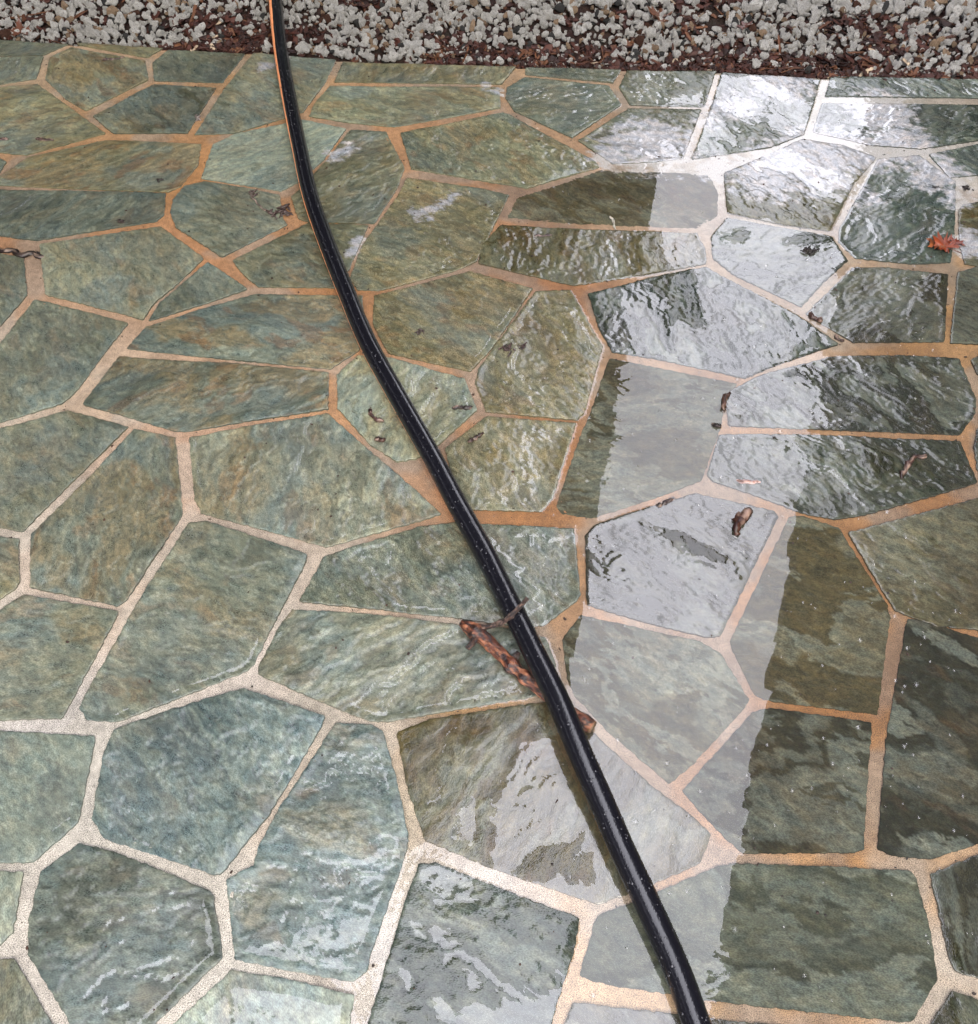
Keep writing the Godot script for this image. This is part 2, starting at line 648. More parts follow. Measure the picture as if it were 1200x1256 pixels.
func build_patio() -> void:
	patio = MeshInstance3D.new()
	patio.name = "patio"
	tag(patio, "flagstone paving of grey green slate set in sandy mortar, wet with rain", "", "", "structure")
	add_child(patio)
	all_stones()
	margin_stones()
	# the mortar between the stones: one sheet, seen in the joints only
	var vs := PackedVector3Array()
	var ns := PackedVector3Array()
	var cs := PackedColorArray()
	var uvs := PackedVector2Array()
	var idx := PackedInt32Array()
	var hm := PackedFloat32Array()
	hm.resize(NX * NZ)
	var vid := PackedInt32Array()
	vid.resize(NX * NZ)
	vid.fill(-1)
	for j in NZ:
		var z := LZ + j * SP
		for i in NX:
			var g := j * NX + i
			if deep[g] == 1:
				hm[g] = -0.01
				continue
			var x := LX + i * SP
			hm[g] = field_at(x, z).a * 0.001 - 0.0034 + noise_a.get_noise_2d(x * 14.0, z * 14.0) * 0.0008 + noise_b.get_noise_2d(x * 90.0, z * 90.0) * 0.0003
			var wl := lime_at(x, z)
			hm[g] += wl * 0.0012
			if hm[g] > top[g]:
				top[g] = hm[g]
	for j in NZ - 1:
		for i in NX - 1:
			var g := j * NX + i
			if deep[g] + deep[g + 1] + deep[g + NX] + deep[g + NX + 1] > 0:
				continue
			var zc := LZ + j * SP
			if zc < edge_z(LX + i * SP) + 0.006:
				continue
			for p in [g, g + 1, g + NX + 1, g + NX]:
				if vid[p] < 0:
					vid[p] = vs.size()
					var x: float = LX + (p % NX) * SP
					var z: float = LZ + (p / NX) * SP
					vs.append(Vector3(x, hm[p], z))
					var l := hm[p - 1] if p % NX > 0 and deep[p - 1] == 0 else hm[p]
					var r := hm[p + 1] if p % NX < NX - 1 and deep[p + 1] == 0 else hm[p]
					var b := hm[p - NX] if p >= NX and deep[p - NX] == 0 else hm[p]
					var f := hm[p + NX] if p < NX * (NZ - 1) and deep[p + NX] == 0 else hm[p]
					ns.append(Vector3(l - r, 2.0 * SP, b - f).normalized())
					var c := field_at(x, z)
					var lum := c.r * 0.3 + c.g * 0.6 + c.b * 0.1
					var k := Color(c.r, c.g, c.b).lerp(Color(lum * 1.06, lum, lum * 0.88), 0.10 + 0.46 * smoothstep(-0.12, 0.25, noise_a.get_noise_2d(x * 4.5 + 13.0, z * 4.5))) * 0.76
					var n := noise_a.get_noise_2d(x * 9.0 + 7.0, z * 9.0) * 0.30 + noise_b.get_noise_2d(x * 60.0, z * 60.0) * 0.20
					k = k * (1.0 + n)
					k = k.lerp(Color(0.17, 0.075, 0.025), clampf((noise_a.get_noise_2d(x * 5.0, z * 5.0 + 40.0) - 0.12) * 1.6, 0.0, 0.28) * (1.0 - clampf(c.a / 7.0, 0.0, 1.0)))
					k = k.lerp(Color(0.60, 0.595, 0.60), lime_at(x, z) * 0.9)
					cs.append(k)
					uvs.append(Vector2(x, z))
			idx.append_array(PackedInt32Array([vid[g], vid[g + 1], vid[g + NX + 1], vid[g], vid[g + NX + 1], vid[g + NX]]))
	var slab := PackedVector2Array([Vector2(-6, 2.6)])
	slab.append_array(EDGE)
	slab.append(Vector2(6, 2.6))
	for i in slab.size():
		slab[i] = Vector2(clampf(slab[i].x, -2.7, 2.7), slab[i].y + (0.012 if slab[i].y < 0.0 else -1.2))
	put("mortar_bed", extrude(slab, -0.06, -0.0065), mat(Color(0.36, 0.29, 0.22), 0.8, 0.3), patio)
	var m := vmat(0.62, 0.4)
	var sand := noise_image(1024, FastNoiseLite.TYPE_SIMPLEX, 77, 0.16, 3)
	sand.convert(Image.FORMAT_L8)
	m.heightmap_enabled = true
	m.heightmap_texture = ImageTexture.create_from_image(sand)
	m.heightmap_scale = 0.07
	var sd := sand.get_data()
	var al := PackedByteArray()
	al.resize(sd.size() * 3)
	for i in sd.size():
		var q := 150 + int(sd[i] * 0.41)
		if sd[i] < 62:
			q = int(q * 0.62)
		al[i * 3] = q
		al[i * 3 + 1] = q - 2
		al[i * 3 + 2] = q - 6
	m.albedo_texture = ImageTexture.create_from_image(Image.create_from_data(1024, 1024, false, Image.FORMAT_RGB8, al))
	m.uv1_scale = Vector3(2.6, 2.6, 1)
	patio.mesh = mesh_of(vs, ns, idx, cs, uvs)
	patio.material_override = m

func edge_z(x: float) -> float:
	# the far edge of the patio, a little bowed
	var k := EDGE.size() - 1
	for i in range(1, EDGE.size()):
		if x < EDGE[i].x:
			k = i
			break
	var a := EDGE[k - 1]
	var b := EDGE[k]
	return a.y + (b.y - a.y) * (x - a.x) / (b.x - a.x)

func margin_stones() -> void:
	# the same paving goes on beside and behind the camera
	var pts := []
	var r := RandomNumberGenerator.new()
	r.seed = 99
	for j in range(-13, 8):
		for i in range(-12, 13):
			pts.append(Vector2(i * 0.25 + r.randf_range(-0.08, 0.08), j * 0.25 + r.randf_range(-0.08, 0.08)))
	var core := PackedVector2Array([Vector2(-1.303, -2.467), Vector2(1.250, -2.293), Vector2(0.616, -0.206), Vector2(-0.616, -0.206)])
	for p in pts:
		if absf(p.x) > 2.6 or p.y < -2.9 or p.y > 1.3:
			continue
		var cell := PackedVector2Array([p + Vector2(-0.4, -0.4), p + Vector2(0.4, -0.4), p + Vector2(0.4, 0.4), p + Vector2(-0.4, 0.4)])
		for o in pts:
			if o == p or p.distance_to(o) > 0.8:
				continue
			var mid: Vector2 = (p + o) * 0.5
			var dir: Vector2 = (o - p).normalized()
			var side := Vector2(-dir.y, dir.x)
			var half := PackedVector2Array([mid + side * 3.0, mid - side * 3.0, mid - side * 3.0 - dir * 3.0, mid + side * 3.0 - dir * 3.0])
			var cut := Geometry2D.intersect_polygons(cell, half)
			if cut.is_empty():
				cell = PackedVector2Array()
				break
			cell = cut[0]
		if cell.is_empty():
			continue
		var beyond := PackedVector2Array([Vector2(6, -12), Vector2(-6, -12), Vector2(-6, edge_z(-6))])
		beyond.append_array(EDGE)
		beyond.append(Vector2(6, edge_z(6)))
		for piece in Geometry2D.clip_polygons(cell, beyond):
			for rest in Geometry2D.clip_polygons(piece, core):
				for small in Geometry2D.offset_polygon(rest, -0.009):
					var area := 0.0
					for k in small.size():
						area += small[k].cross(small[(k + 1) % small.size()]) * 0.5
					if absf(area) < 0.0012:
						continue
					var flat := []
					for v in small:
						flat.append(v.x)
						flat.append(v.y)
					stone(["g", "o", "g", "t", "d"][r.randi() % 5], 0.0, 0.9, 0.4, flat, 0.018)

func all_stones() -> void:
	stone("g", 0, 0.7, 0.3, [-1.305, -2.464, -1.222, -2.460, -1.047, -2.441, -1.093, -2.392, -1.202, -2.388, -1.281, -2.384])
	stone("g", 0, 0.7, 0.3, [-1.279, -2.377, -1.200, -2.381, -1.093, -2.384, -1.085, -2.286, -1.166, -2.262, -1.237, -2.241])
	stone("o", 0, 0.8, 0.8, [-1.076, -2.381, -1.035, -2.426, -0.841, -2.366, -0.816, -2.283, -0.934, -2.153, -0.988, -2.196, -1.061, -2.283])
	stone("o", 0, 0.6, 0.5, [-1.023, -2.445, -0.808, -2.422, -0.838, -2.381, -1.017, -2.437])
	stone("g", 0, 0.7, 0.2, [-0.820, -2.358, -0.792, -2.414, -0.601, -2.399, -0.637, -2.272, -0.800, -2.279])
	stone("d", 0, 1.0, 0.4, [-0.912, -2.130, -0.797, -2.262, -0.649, -2.248, -0.684, -2.065, -0.850, -2.062])
	stone("o", 0, 1.0, 0.5, [-1.233, -2.227, -1.162, -2.248, -1.076, -2.262, -0.933, -2.123, -0.870, -2.062, -1.026, -1.981, -1.088, -1.990, -1.162, -1.993])
	stone("g", 0, 1.0, 0.4, [-0.579, -2.403, -0.375, -2.373, -0.393, -2.269, -0.431, -2.149, -0.573, -2.065, -0.665, -2.059, -0.625, -2.248])
	stone("g", 0, 1.0, 0.2, [-1.161, -1.990, -1.081, -1.966, -1.064, -1.954, -1.067, -1.916, -1.115, -1.838])
	stone("o", 0, 0.8, 0.9, [-1.125, -1.872, -1.063, -1.901, -1.019, -1.969, -0.862, -2.034, -0.646, -2.021, -0.640, -1.945, -0.664, -1.869, -0.687, -1.849, -0.875, -1.858, -1.055, -1.872])
	stone("g", 0, 0.8, 0.3, [-1.121, -1.861, -1.050, -1.855, -0.692, -1.844, -0.682, -1.772, -0.692, -1.750, -0.927, -1.687, -1.006, -1.703, -1.075, -1.708])
	stone("p", 0, 0.5, 0.2, [-0.623, -1.895, -0.618, -2.021, -0.573, -2.062, -0.427, -2.116, -0.327, -2.081, -0.364, -1.969, -0.413, -1.884, -0.446, -1.852, -0.509, -1.869])
	stone("g", 0, 0.8, 0.2, [-0.670, -1.818, -0.655, -1.866, -0.612, -1.884, -0.526, -1.864, -0.448, -1.838, -0.431, -1.756, -0.419, -1.740, -0.538, -1.636, -0.647, -1.729, -0.667, -1.774])
	stone("o", 0, 1.2, 0.3, [-0.405, -1.861, -0.357, -1.966, -0.315, -2.075, -0.235, -2.071, -0.186, -1.936, -0.198, -1.864, -0.239, -1.745, -0.374, -1.748, -0.399, -1.761, -0.420, -1.830])
	stone("o", 0, 1.0, 0.4, [-0.515, -1.624, -0.376, -1.742, -0.251, -1.737, -0.280, -1.601, -0.300, -1.546, -0.454, -1.548, -0.486, -1.582])
	stone("g", 0, 0.8, 0.4, [-0.915, -1.674, -0.681, -1.732, -0.615, -1.669, -0.575, -1.631, -0.614, -1.555, -0.648, -1.501, -0.661, -1.453, -0.688, -1.464, -0.865, -1.524])
	stone("g", 0, 0.8, 0.3, [-0.565, -1.621, -0.475, -1.541, -0.548, -1.499, -0.649, -1.449, -0.638, -1.499, -0.607, -1.550])
	stone("g", 0, 1.0, 0.8, [-0.674, -1.374, -0.650, -1.431, -0.543, -1.487, -0.457, -1.527, -0.248, -1.522, -0.236, -1.426, -0.243, -1.372, -0.291, -1.325, -0.483, -1.348])
	stone("g", 0, 1.2, 0.7, [-0.722, -1.233, -0.684, -1.351, -0.481, -1.336, -0.294, -1.315, -0.287, -1.225, -0.430, -1.194, -0.524, -1.171, -0.553, -1.173, -0.625, -1.200])
	stone("o", 0, 0.5, 0.6, [-0.223, -1.522, -0.037, -1.594, 0.085, -1.543, 0.005, -1.378, -0.034, -1.319, -0.187, -1.365, -0.221, -1.444])
	stone("o", 0, 1.0, 0.4, [-0.177, -1.898, -0.018, -1.864, 0.042, -1.841, 0.014, -1.750, -0.026, -1.626, -0.065, -1.599, -0.208, -1.539, -0.256, -1.539, -0.275, -1.572, -0.259, -1.669, -0.195, -1.835])
	stone("o", 0, 1.0, 0.6, [-0.200, -2.065, 0.032, -2.149, 0.047, -2.139, 0.234, -1.963, 0.242, -1.942, 0.082, -1.866, -0.170, -1.933, -0.181, -1.984])
	stone("o", 0, 0.9, 0.5, [-0.377, -2.258, 0.023, -2.251, 0.027, -2.169, -0.216, -2.091, -0.318, -2.107, -0.414, -2.133, -0.409, -2.176])
	stone("o", 0, 1.0, 0.4, [-0.356, -2.362, 0.065, -2.344, 0.029, -2.269, -0.369, -2.276])
	stone("g", 0, 0.7, 0.3, [0.043, -2.251, 0.086, -2.297, 0.284, -2.262, 0.309, -2.183, 0.188, -2.052, 0.059, -2.156, 0.040, -2.210])
	stone("g", 0, 1.0, 0.2, [0.089, -2.340, 0.320, -2.333, 0.296, -2.276, 0.089, -2.311])
	stone("g", 0, 0.7, 0.2, [0.336, -2.329, 0.549, -2.326, 0.502, -2.176, 0.330, -2.183, 0.310, -2.255])
	stone("g", 0, 1.2, 0.3, [0.326, -2.166, 0.493, -2.163, 0.430, -1.975, 0.360, -1.960, 0.273, -1.954, 0.202, -2.040])
	stone("t", 0.2, 1.2, 0.1, [0.564, -2.322, 0.794, -2.290, 0.759, -2.186, 0.714, -2.065, 0.630, -2.015, 0.451, -1.972, 0.528, -2.200])
	stone("t", 0.4, 1.2, 0.1, [0.825, -2.304, 1.174, -2.290, 1.251, -2.286, 1.227, -2.206, 1.152, -2.213, 0.794, -2.220])
	stone("t", -0.3, 0.8, 0.1, [0.781, -2.193, 1.143, -2.183, 1.219, -2.179, 1.186, -2.071, 1.103, -2.043, 0.966, -2.009, 0.860, -2.024, 0.738, -2.075])
	stone("t", 0, 0.8, 0.1, [0.979, -1.987, 1.099, -2.027, 1.180, -2.052, 1.128, -1.884, 1.066, -1.913, 1.002, -1.904])
	stone("g", 0.1, 1.2, 0.3, [0.514, -1.919, 0.709, -2.046, 0.795, -2.021, 0.858, -1.975, 0.788, -1.881, 0.705, -1.724, 0.611, -1.745, 0.503, -1.785])
	stone("t", 0.4, 1.0, 0.2, [0.726, -1.726, 0.862, -1.969, 0.956, -1.984, 1.010, -1.889, 0.994, -1.830, 0.955, -1.697, 0.929, -1.626, 0.852, -1.621, 0.741, -1.639, 0.718, -1.690])
	stone("o", 0, 0.8, 0.6, [0.991, -1.788, 1.006, -1.810, 1.039, -1.818, 1.111, -1.827, 1.046, -1.614, 0.981, -1.614, 0.958, -1.621, 0.962, -1.677])
	stone("o", -3.1, 0.4, 0.6, [0.031, -1.761, 0.057, -1.838, 0.247, -1.933, 0.481, -1.919, 0.491, -1.852, 0.480, -1.777, 0.435, -1.734, 0.170, -1.748])
	stone("o", -0.2, 1.3, 0.5, [0.024, -1.740, 0.169, -1.729, 0.429, -1.716, 0.441, -1.664, 0.436, -1.621, 0.325, -1.591, 0.169, -1.555, 0.145, -1.562, -0.021, -1.621, -0.013, -1.677])
	stone("t", -0.3, 1.2, 0.1, [0.458, -1.703, 0.500, -1.766, 0.705, -1.705, 0.723, -1.631, 0.661, -1.565, 0.606, -1.496, 0.487, -1.589, 0.453, -1.639])
	stone("d", -0.5, 1.3, 0.3, [0.612, -1.476, 0.730, -1.609, 0.800, -1.609, 0.914, -1.589, 0.858, -1.400, 0.686, -1.398, 0.625, -1.460])
	stone("d", 0, 0.6, 0.2, [0.936, -1.594, 0.980, -1.611, 1.053, -1.636, 0.978, -1.389, 0.918, -1.393, 0.868, -1.396])
	stone("t", 0, 1.5, 0.3, [0.195, -1.529, 0.323, -1.577, 0.435, -1.611, 0.455, -1.591, 0.595, -1.467, 0.655, -1.393, 0.526, -1.336, 0.469, -1.305, 0.303, -1.357, 0.231, -1.372, 0.209, -1.437])
	stone("t", -0.3, 1.2, 0.3, [0.436, -1.272, 0.492, -1.309, 0.636, -1.359, 0.773, -1.363, 0.872, -1.355, 0.875, -1.252, 0.864, -1.219, 0.823, -1.169, 0.423, -1.190, 0.425, -1.248])
	stone("d", 0, 0.6, 0.2, [0.894, -1.351, 0.908, -1.359, 0.979, -1.393, 0.947, -1.288, 0.896, -1.315])
	stone("t", 0.2, 1.6, 0.2, [0.404, -1.169, 0.569, -1.167, 0.818, -1.152, 0.822, -1.062, 0.748, -1.036, 0.616, -0.994, 0.568, -0.986, 0.523, -0.997, 0.436, -1.040, 0.378, -1.066, 0.370, -1.080])
	stone("d", 0, 0.6, 0.2, [0.841, -1.143, 0.857, -1.181, 0.926, -1.219, 0.878, -1.062, 0.831, -1.089])
	stone("g", -1.3, 0.7, 0.2, [0.224, -1.355, 0.452, -1.290, 0.426, -1.262, 0.407, -1.186, 0.359, -1.068, 0.271, -1.028, 0.171, -0.989, 0.121, -0.996, 0.112, -1.014, 0.162, -1.171, 0.176, -1.205])
	stone("o", 0.3, 1.3, 0.5, [-0.019, -1.325, 0.091, -1.536, 0.160, -1.541, 0.212, -1.383, 0.169, -1.219, 0.155, -1.201, -0.004, -1.221, -0.025, -1.288], SP, -0.0002)
	stone("o", 0.2, 1.2, 0.4, [-0.075, -1.134, -0.004, -1.207, 0.152, -1.192, 0.106, -1.028, 0.086, -1.001, -0.027, -1.004, -0.055, -1.045], SP, 0.0000)
	stone("o", 0.6, 1.1, 0.3, [-0.277, -1.309, -0.242, -1.357, -0.184, -1.351, -0.045, -1.299, -0.022, -1.223, -0.085, -1.147, -0.123, -1.112, -0.157, -1.105, -0.205, -1.143, -0.268, -1.225])
	stone("g", 0, 1.1, 0.5, [-0.520, -1.156, -0.429, -1.181, -0.286, -1.213, -0.181, -1.101, -0.130, -1.050, -0.080, -0.994, -0.107, -0.983, -0.262, -0.927, -0.273, -0.932, -0.472, -0.994, -0.488, -1.024], SP, -0.0008)
	stone("g", 0, 0.8, 0.3, [-1.053, -1.636, -0.990, -1.646, -0.938, -1.631, -0.901, -1.522, -0.929, -1.433, -0.979, -1.393])
	stone("g", 0, 1.2, 0.3, [-0.962, -1.338, -0.915, -1.385, -0.883, -1.508, -0.859, -1.503, -0.688, -1.442, -0.710, -1.372, -0.745, -1.260, -0.762, -1.234, -0.860, -1.190, -0.911, -1.171])
	stone("g", 0, 0.9, 0.3, [-0.909, -1.164, -0.856, -1.175, -0.745, -1.217, -0.632, -1.179, -0.707, -1.045, -0.754, -0.956, -0.796, -0.964, -0.853, -0.978], SP, -0.0006)
	stone("g", 0, 1.0, 0.6, [-0.620, -1.175, -0.546, -1.156, -0.516, -1.045, -0.503, -0.987, -0.519, -0.942, -0.560, -0.825, -0.571, -0.816, -0.712, -0.849, -0.738, -0.948, -0.683, -1.048])
	stone("o", 0, 0.8, 0.4, [-0.848, -0.961, -0.790, -0.945, -0.757, -0.939, -0.734, -0.859, -0.735, -0.849, -0.756, -0.827, -0.796, -0.793])
	stone("g", 0, 0.8, 0.5, [-0.788, -0.765, -0.750, -0.805, -0.720, -0.834, -0.567, -0.805, -0.569, -0.793, -0.609, -0.629, -0.699, -0.626, -0.746, -0.626])
	stone("g", 0, 1.0, 0.4, [-0.489, -0.973, -0.462, -0.976, -0.290, -0.912, -0.294, -0.887, -0.324, -0.797, -0.348, -0.716, -0.355, -0.706, -0.463, -0.654, -0.530, -0.624, -0.573, -0.626, -0.587, -0.644, -0.586, -0.657, -0.548, -0.797])
	stone("g", 0, 1.2, 0.3, [-0.292, -0.825, -0.262, -0.907, -0.222, -0.926, -0.106, -0.969, -0.053, -0.976, 0.138, -0.964, 0.142, -0.840, 0.136, -0.830, 0.084, -0.786, 0.050, -0.782, -0.050, -0.797, -0.201, -0.815], SP, -0.0004)
	stone("g", 0, 1.4, 0.3, [-0.302, -0.810, -0.187, -0.802, -0.043, -0.783, 0.019, -0.779, 0.084, -0.762, 0.095, -0.730, 0.103, -0.683, 0.065, -0.666, -0.070, -0.640, -0.151, -0.625, -0.169, -0.626, -0.236, -0.653, -0.338, -0.699, -0.340, -0.710, -0.316, -0.786], SP, -0.0004)
	stone("g", -1.7, 0.3, 0.3, [0.111, -0.762, 0.141, -0.803, 0.199, -0.789, 0.319, -0.758, 0.347, -0.737, 0.377, -0.664, 0.371, -0.651, 0.284, -0.564, 0.249, -0.536, 0.168, -0.615, 0.124, -0.670, 0.116, -0.696])
	stone("d", 0.65, 1.0, 0.1, [0.344, -1.038, 0.470, -1.002, 0.475, -0.991, 0.350, -0.768, 0.332, -0.766, 0.248, -0.789, 0.153, -0.822, 0.152, -0.837, 0.157, -0.953, 0.173, -0.973, 0.270, -1.011])
	stone("o", -1.7, 0.5, 0.2, [0.495, -0.992, 0.516, -0.994, 0.571, -0.969, 0.616, -0.822, 0.615, -0.800, 0.559, -0.640, 0.408, -0.661, 0.388, -0.670, 0.366, -0.744, 0.365, -0.758])
	stone("o", 0, 0.8, 0.5, [0.585, -0.958, 0.711, -0.996, 0.814, -1.028, 0.873, -1.045, 0.788, -0.765, 0.743, -0.779, 0.682, -0.786, 0.627, -0.812, 0.619, -0.834])
	stone("d", -1.0, 0.7, 0.4, [0.642, -0.797, 0.672, -0.793, 0.716, -0.772, 0.738, -0.765, 0.783, -0.751, 0.700, -0.475, 0.650, -0.453, 0.584, -0.432, 0.537, -0.436, 0.516, -0.445, 0.566, -0.606])
	stone("d", -0.9, 0.7, 0.4, [0.381, -0.642, 0.405, -0.648, 0.548, -0.626, 0.531, -0.570, 0.496, -0.445, 0.485, -0.441, 0.337, -0.440, 0.320, -0.456, 0.290, -0.492, 0.266, -0.525])
	stone("o", -0.4, 0.55, 0.6, [-0.130, -0.609, -0.082, -0.629, 0.065, -0.654, 0.106, -0.657, 0.156, -0.600, 0.224, -0.530, 0.275, -0.489, 0.296, -0.464, 0.278, -0.427, 0.211, -0.399, 0.141, -0.374, 0.105, -0.385, 0.000, -0.421, -0.085, -0.456, -0.112, -0.529])
	stone("t", 0, 1.4, 0.4, [-0.219, -0.621, -0.167, -0.619, -0.150, -0.606, -0.129, -0.540, -0.109, -0.466, -0.108, -0.445, -0.130, -0.372, -0.150, -0.308, -0.151, -0.292, -0.167, -0.282, -0.201, -0.286, -0.314, -0.306, -0.340, -0.402, -0.307, -0.421, -0.304, -0.445, -0.282, -0.500], SP, -0.0003)
	stone("p", 0, 1.2, 0.3, [-0.317, -0.292, -0.240, -0.281, -0.165, -0.264, -0.168, -0.233, -0.173, -0.204, -0.414, -0.204, -0.385, -0.225], SP, 0.0006)
	stone("t", 0, 1.5, 0.2, [-0.532, -0.610, -0.463, -0.640, -0.356, -0.674, -0.236, -0.632, -0.240, -0.613, -0.297, -0.489, -0.348, -0.411, -0.359, -0.410, -0.441, -0.436, -0.509, -0.456, -0.532, -0.483, -0.537, -0.570], SP, -0.0006)
	stone("p", 0, 0.5, 0.2, [-0.741, -0.611, -0.694, -0.608, -0.556, -0.600, -0.554, -0.564, -0.550, -0.478, -0.597, -0.425, -0.642, -0.425, -0.685, -0.428])
	stone("p", 0, 0.5, 0.2, [-0.681, -0.414, -0.638, -0.412, -0.606, -0.411, -0.599, -0.337, -0.612, -0.322, -0.643, -0.289])
	stone("d", 0, 0.9, 0.15, [-0.581, -0.411, -0.542, -0.448, -0.495, -0.438, -0.357, -0.387, -0.353, -0.377, -0.331, -0.308, -0.401, -0.233, -0.424, -0.204, -0.478, -0.204, -0.499, -0.233, -0.571, -0.311, -0.581, -0.352])
	stone("g", 0, 0.9, 0.3, [-0.647, -0.301, -0.607, -0.304, -0.589, -0.306, -0.523, -0.233, -0.497, -0.204, -0.617, -0.204])
	stone("t", 0, 1.0, 0.1, [-0.092, -0.423, -0.070, -0.425, 0.045, -0.380, 0.114, -0.356, 0.107, -0.322, 0.082, -0.257, 0.073, -0.230, 0.066, -0.204, -0.154, -0.204, -0.145, -0.233, -0.105, -0.382])
	stone("p", -0.6, 0.6, 0.1, [0.112, -0.288, 0.138, -0.358, 0.178, -0.373, 0.215, -0.387, 0.299, -0.421, 0.326, -0.425, 0.427, -0.422, 0.551, -0.415, 0.556, -0.408, 0.558, -0.342, 0.551, -0.284, 0.509, -0.237, 0.480, -0.239, 0.394, -0.248, 0.268, -0.261, 0.140, -0.280])
	stone("d", 0, 0.7, 0.1, [0.577, -0.411, 0.645, -0.436, 0.694, -0.456, 0.639, -0.277, 0.602, -0.286, 0.576, -0.294, 0.574, -0.313])
	stone("d", 0, 0.7, 0.1, [0.567, -0.270, 0.594, -0.260, 0.631, -0.250, 0.617, -0.204, 0.509, -0.204, 0.531, -0.233])
	stone("g", 0, 0.4, 0.1, [0.102, -0.257, 0.197, -0.247, 0.255, -0.241, 0.294, -0.236, 0.477, -0.223, 0.467, -0.204, 0.077, -0.204, 0.091, -0.233])

# ---------------------------------------------------------------- standing water

func build_water() -> void:
	# the level is zero in the large puddle; damp stones hold films of their own in their hollows
	var wh := PackedFloat32Array()
	wh.resize(NX * NZ)
	var wet := PackedByteArray()
	wet.resize(NX * NZ)
	for j in NZ:
		for i in NX:
			var g := j * NX + i
			var t := top[g]
			if t < -0.5:
				continue
			var x := LX + i * SP
			var z := LZ + j * SP
			var level := 0.0
			if t > 0.0006 and film[g] > 0.0006:
				level = film[g]
			var up := t - level
			wet[g] = 1 if up < 0.0006 else 0
			wh[g] = level + minf(up - 0.0002, 0.0006) if up > 0.0006 else level + (0.00055 if level == 0.0 else 0.0008) * exp(-maxf(-up, 0.0) / 0.00065) + noise_b.get_noise_2d(x * 42.0, z * 42.0) * 0.0000032 + noise_b.get_noise_2d(x * 9.0, z * 9.0) * 0.000012
	var vid := PackedInt32Array()
	vid.resize(NX * NZ)
	vid.fill(-1)
	var vs := PackedVector3Array()
	var ns := PackedVector3Array()
	var idx := PackedInt32Array()
	for j in range(1, NZ - 2):
		for i in range(1, NX - 2):
			var g := j * NX + i
			if wet[g] + wet[g + 1] + wet[g + NX] + wet[g + NX + 1] == 0:
				continue
			var high := maxf(maxf(wh[g], wh[g + 1]), maxf(wh[g + NX], wh[g + NX + 1]))
			var low := minf(minf(wh[g], wh[g + 1]), minf(wh[g + NX], wh[g + NX + 1]))
			if high - low > 0.0016 or LZ + j * SP < edge_z(LX + i * SP) + 0.014:
				continue
			for p in [g, g + 1, g + NX + 1, g + NX]:
				if vid[p] < 0:
					vid[p] = vs.size()
					vs.append(Vector3(LX + (p % NX) * SP, wh[p], LZ + (p / NX) * SP))
					var n := Vector3(wh[p - 1] - wh[p + 1], 2.0 * SP, wh[p - NX] - wh[p + NX])
					n.x = clampf(n.x, -0.0022, 0.0022)
					n.z = clampf(n.z, -0.0022, 0.0022)
					ns.append(n.normalized())
			idx.append_array(PackedInt32Array([vid[g], vid[g + 1], vid[g + NX + 1], vid[g], vid[g + NX + 1], vid[g + NX]]))
	var o := put("water", mesh_of(vs, ns, idx), water_material())
	tag(o, "thin clear rain water standing on the flagstones and reflecting the sky", "", "", "structure")

func water_material() -> StandardMaterial3D:
	var m := StandardMaterial3D.new()
	m.albedo_color = Color(1, 1, 1, 0.01)
	m.transparency = BaseMaterial3D.TRANSPARENCY_ALPHA
	m.roughness = 0.0
	m.metallic_specular = 0.5
	return m

# ---------------------------------------------------------------- ground, houses

func grid_mesh(x0: float, x1: float, z0: float, z1: float, nx: int, nz: int, hf: Callable, cf: Callable) -> ArrayMesh:
	var vs := PackedVector3Array()
	var ns := PackedVector3Array()
	var cs := PackedColorArray()
	var uvs := PackedVector2Array()
	var idx := PackedInt32Array()
	for j in nz + 1:
		for i in nx + 1:
			var x := lerpf(x0, x1, float(i) / nx)
			var z := lerpf(z0, z1, float(j) / nz)
			var e := 0.004
			vs.append(Vector3(x, hf.call(x, z), z))
			ns.append(Vector3(hf.call(x - e, z) - hf.call(x + e, z), 2 * e, hf.call(x, z - e) - hf.call(x, z + e)).normalized())
			cs.append(cf.call(x, z))
			uvs.append(Vector2(x, z))
	for j in nz:
		for i in nx:
			var a := j * (nx + 1) + i
			idx.append_array(PackedInt32Array([a, a + 1, a + nx + 2, a, a + nx + 2, a + nx + 1]))
	return mesh_of(vs, ns, idx, cs, uvs)

func build_ground() -> void:
	var m := StandardMaterial3D.new()
	m.albedo_texture = speckle(512, 17, Color(0.085, 0.060, 0.042), Color(0.17, 0.14, 0.10), 0.05)
	m.uv1_scale = Vector3(0.5, 0.5, 1)
	m.roughness = 0.9
	var o := put("ground", grid_mesh(-80, 80, -80, 80, 60, 60, func(x, z): return -0.07, func(x, z): return Color.WHITE), m)
	tag(o, "bare brown earth around the patio", "", "", "structure")

func speckle(size: int, s: int, a: Color, b: Color, freq: float) -> ImageTexture:
	var im := noise_image(size, FastNoiseLite.TYPE_SIMPLEX, s, freq, 4)
	im.convert(Image.FORMAT_L8)
	var d := im.get_data()
	var out := PackedByteArray()
	out.resize(d.size() * 3)
	for i in d.size():
		var c := a.lerp(b, d[i] / 255.0).linear_to_srgb()
		out[i * 3] = c.r8
		out[i * 3 + 1] = c.g8
		out[i * 3 + 2] = c.b8
	return ImageTexture.create_from_image(Image.create_from_data(size, size, false, Image.FORMAT_RGB8, out))

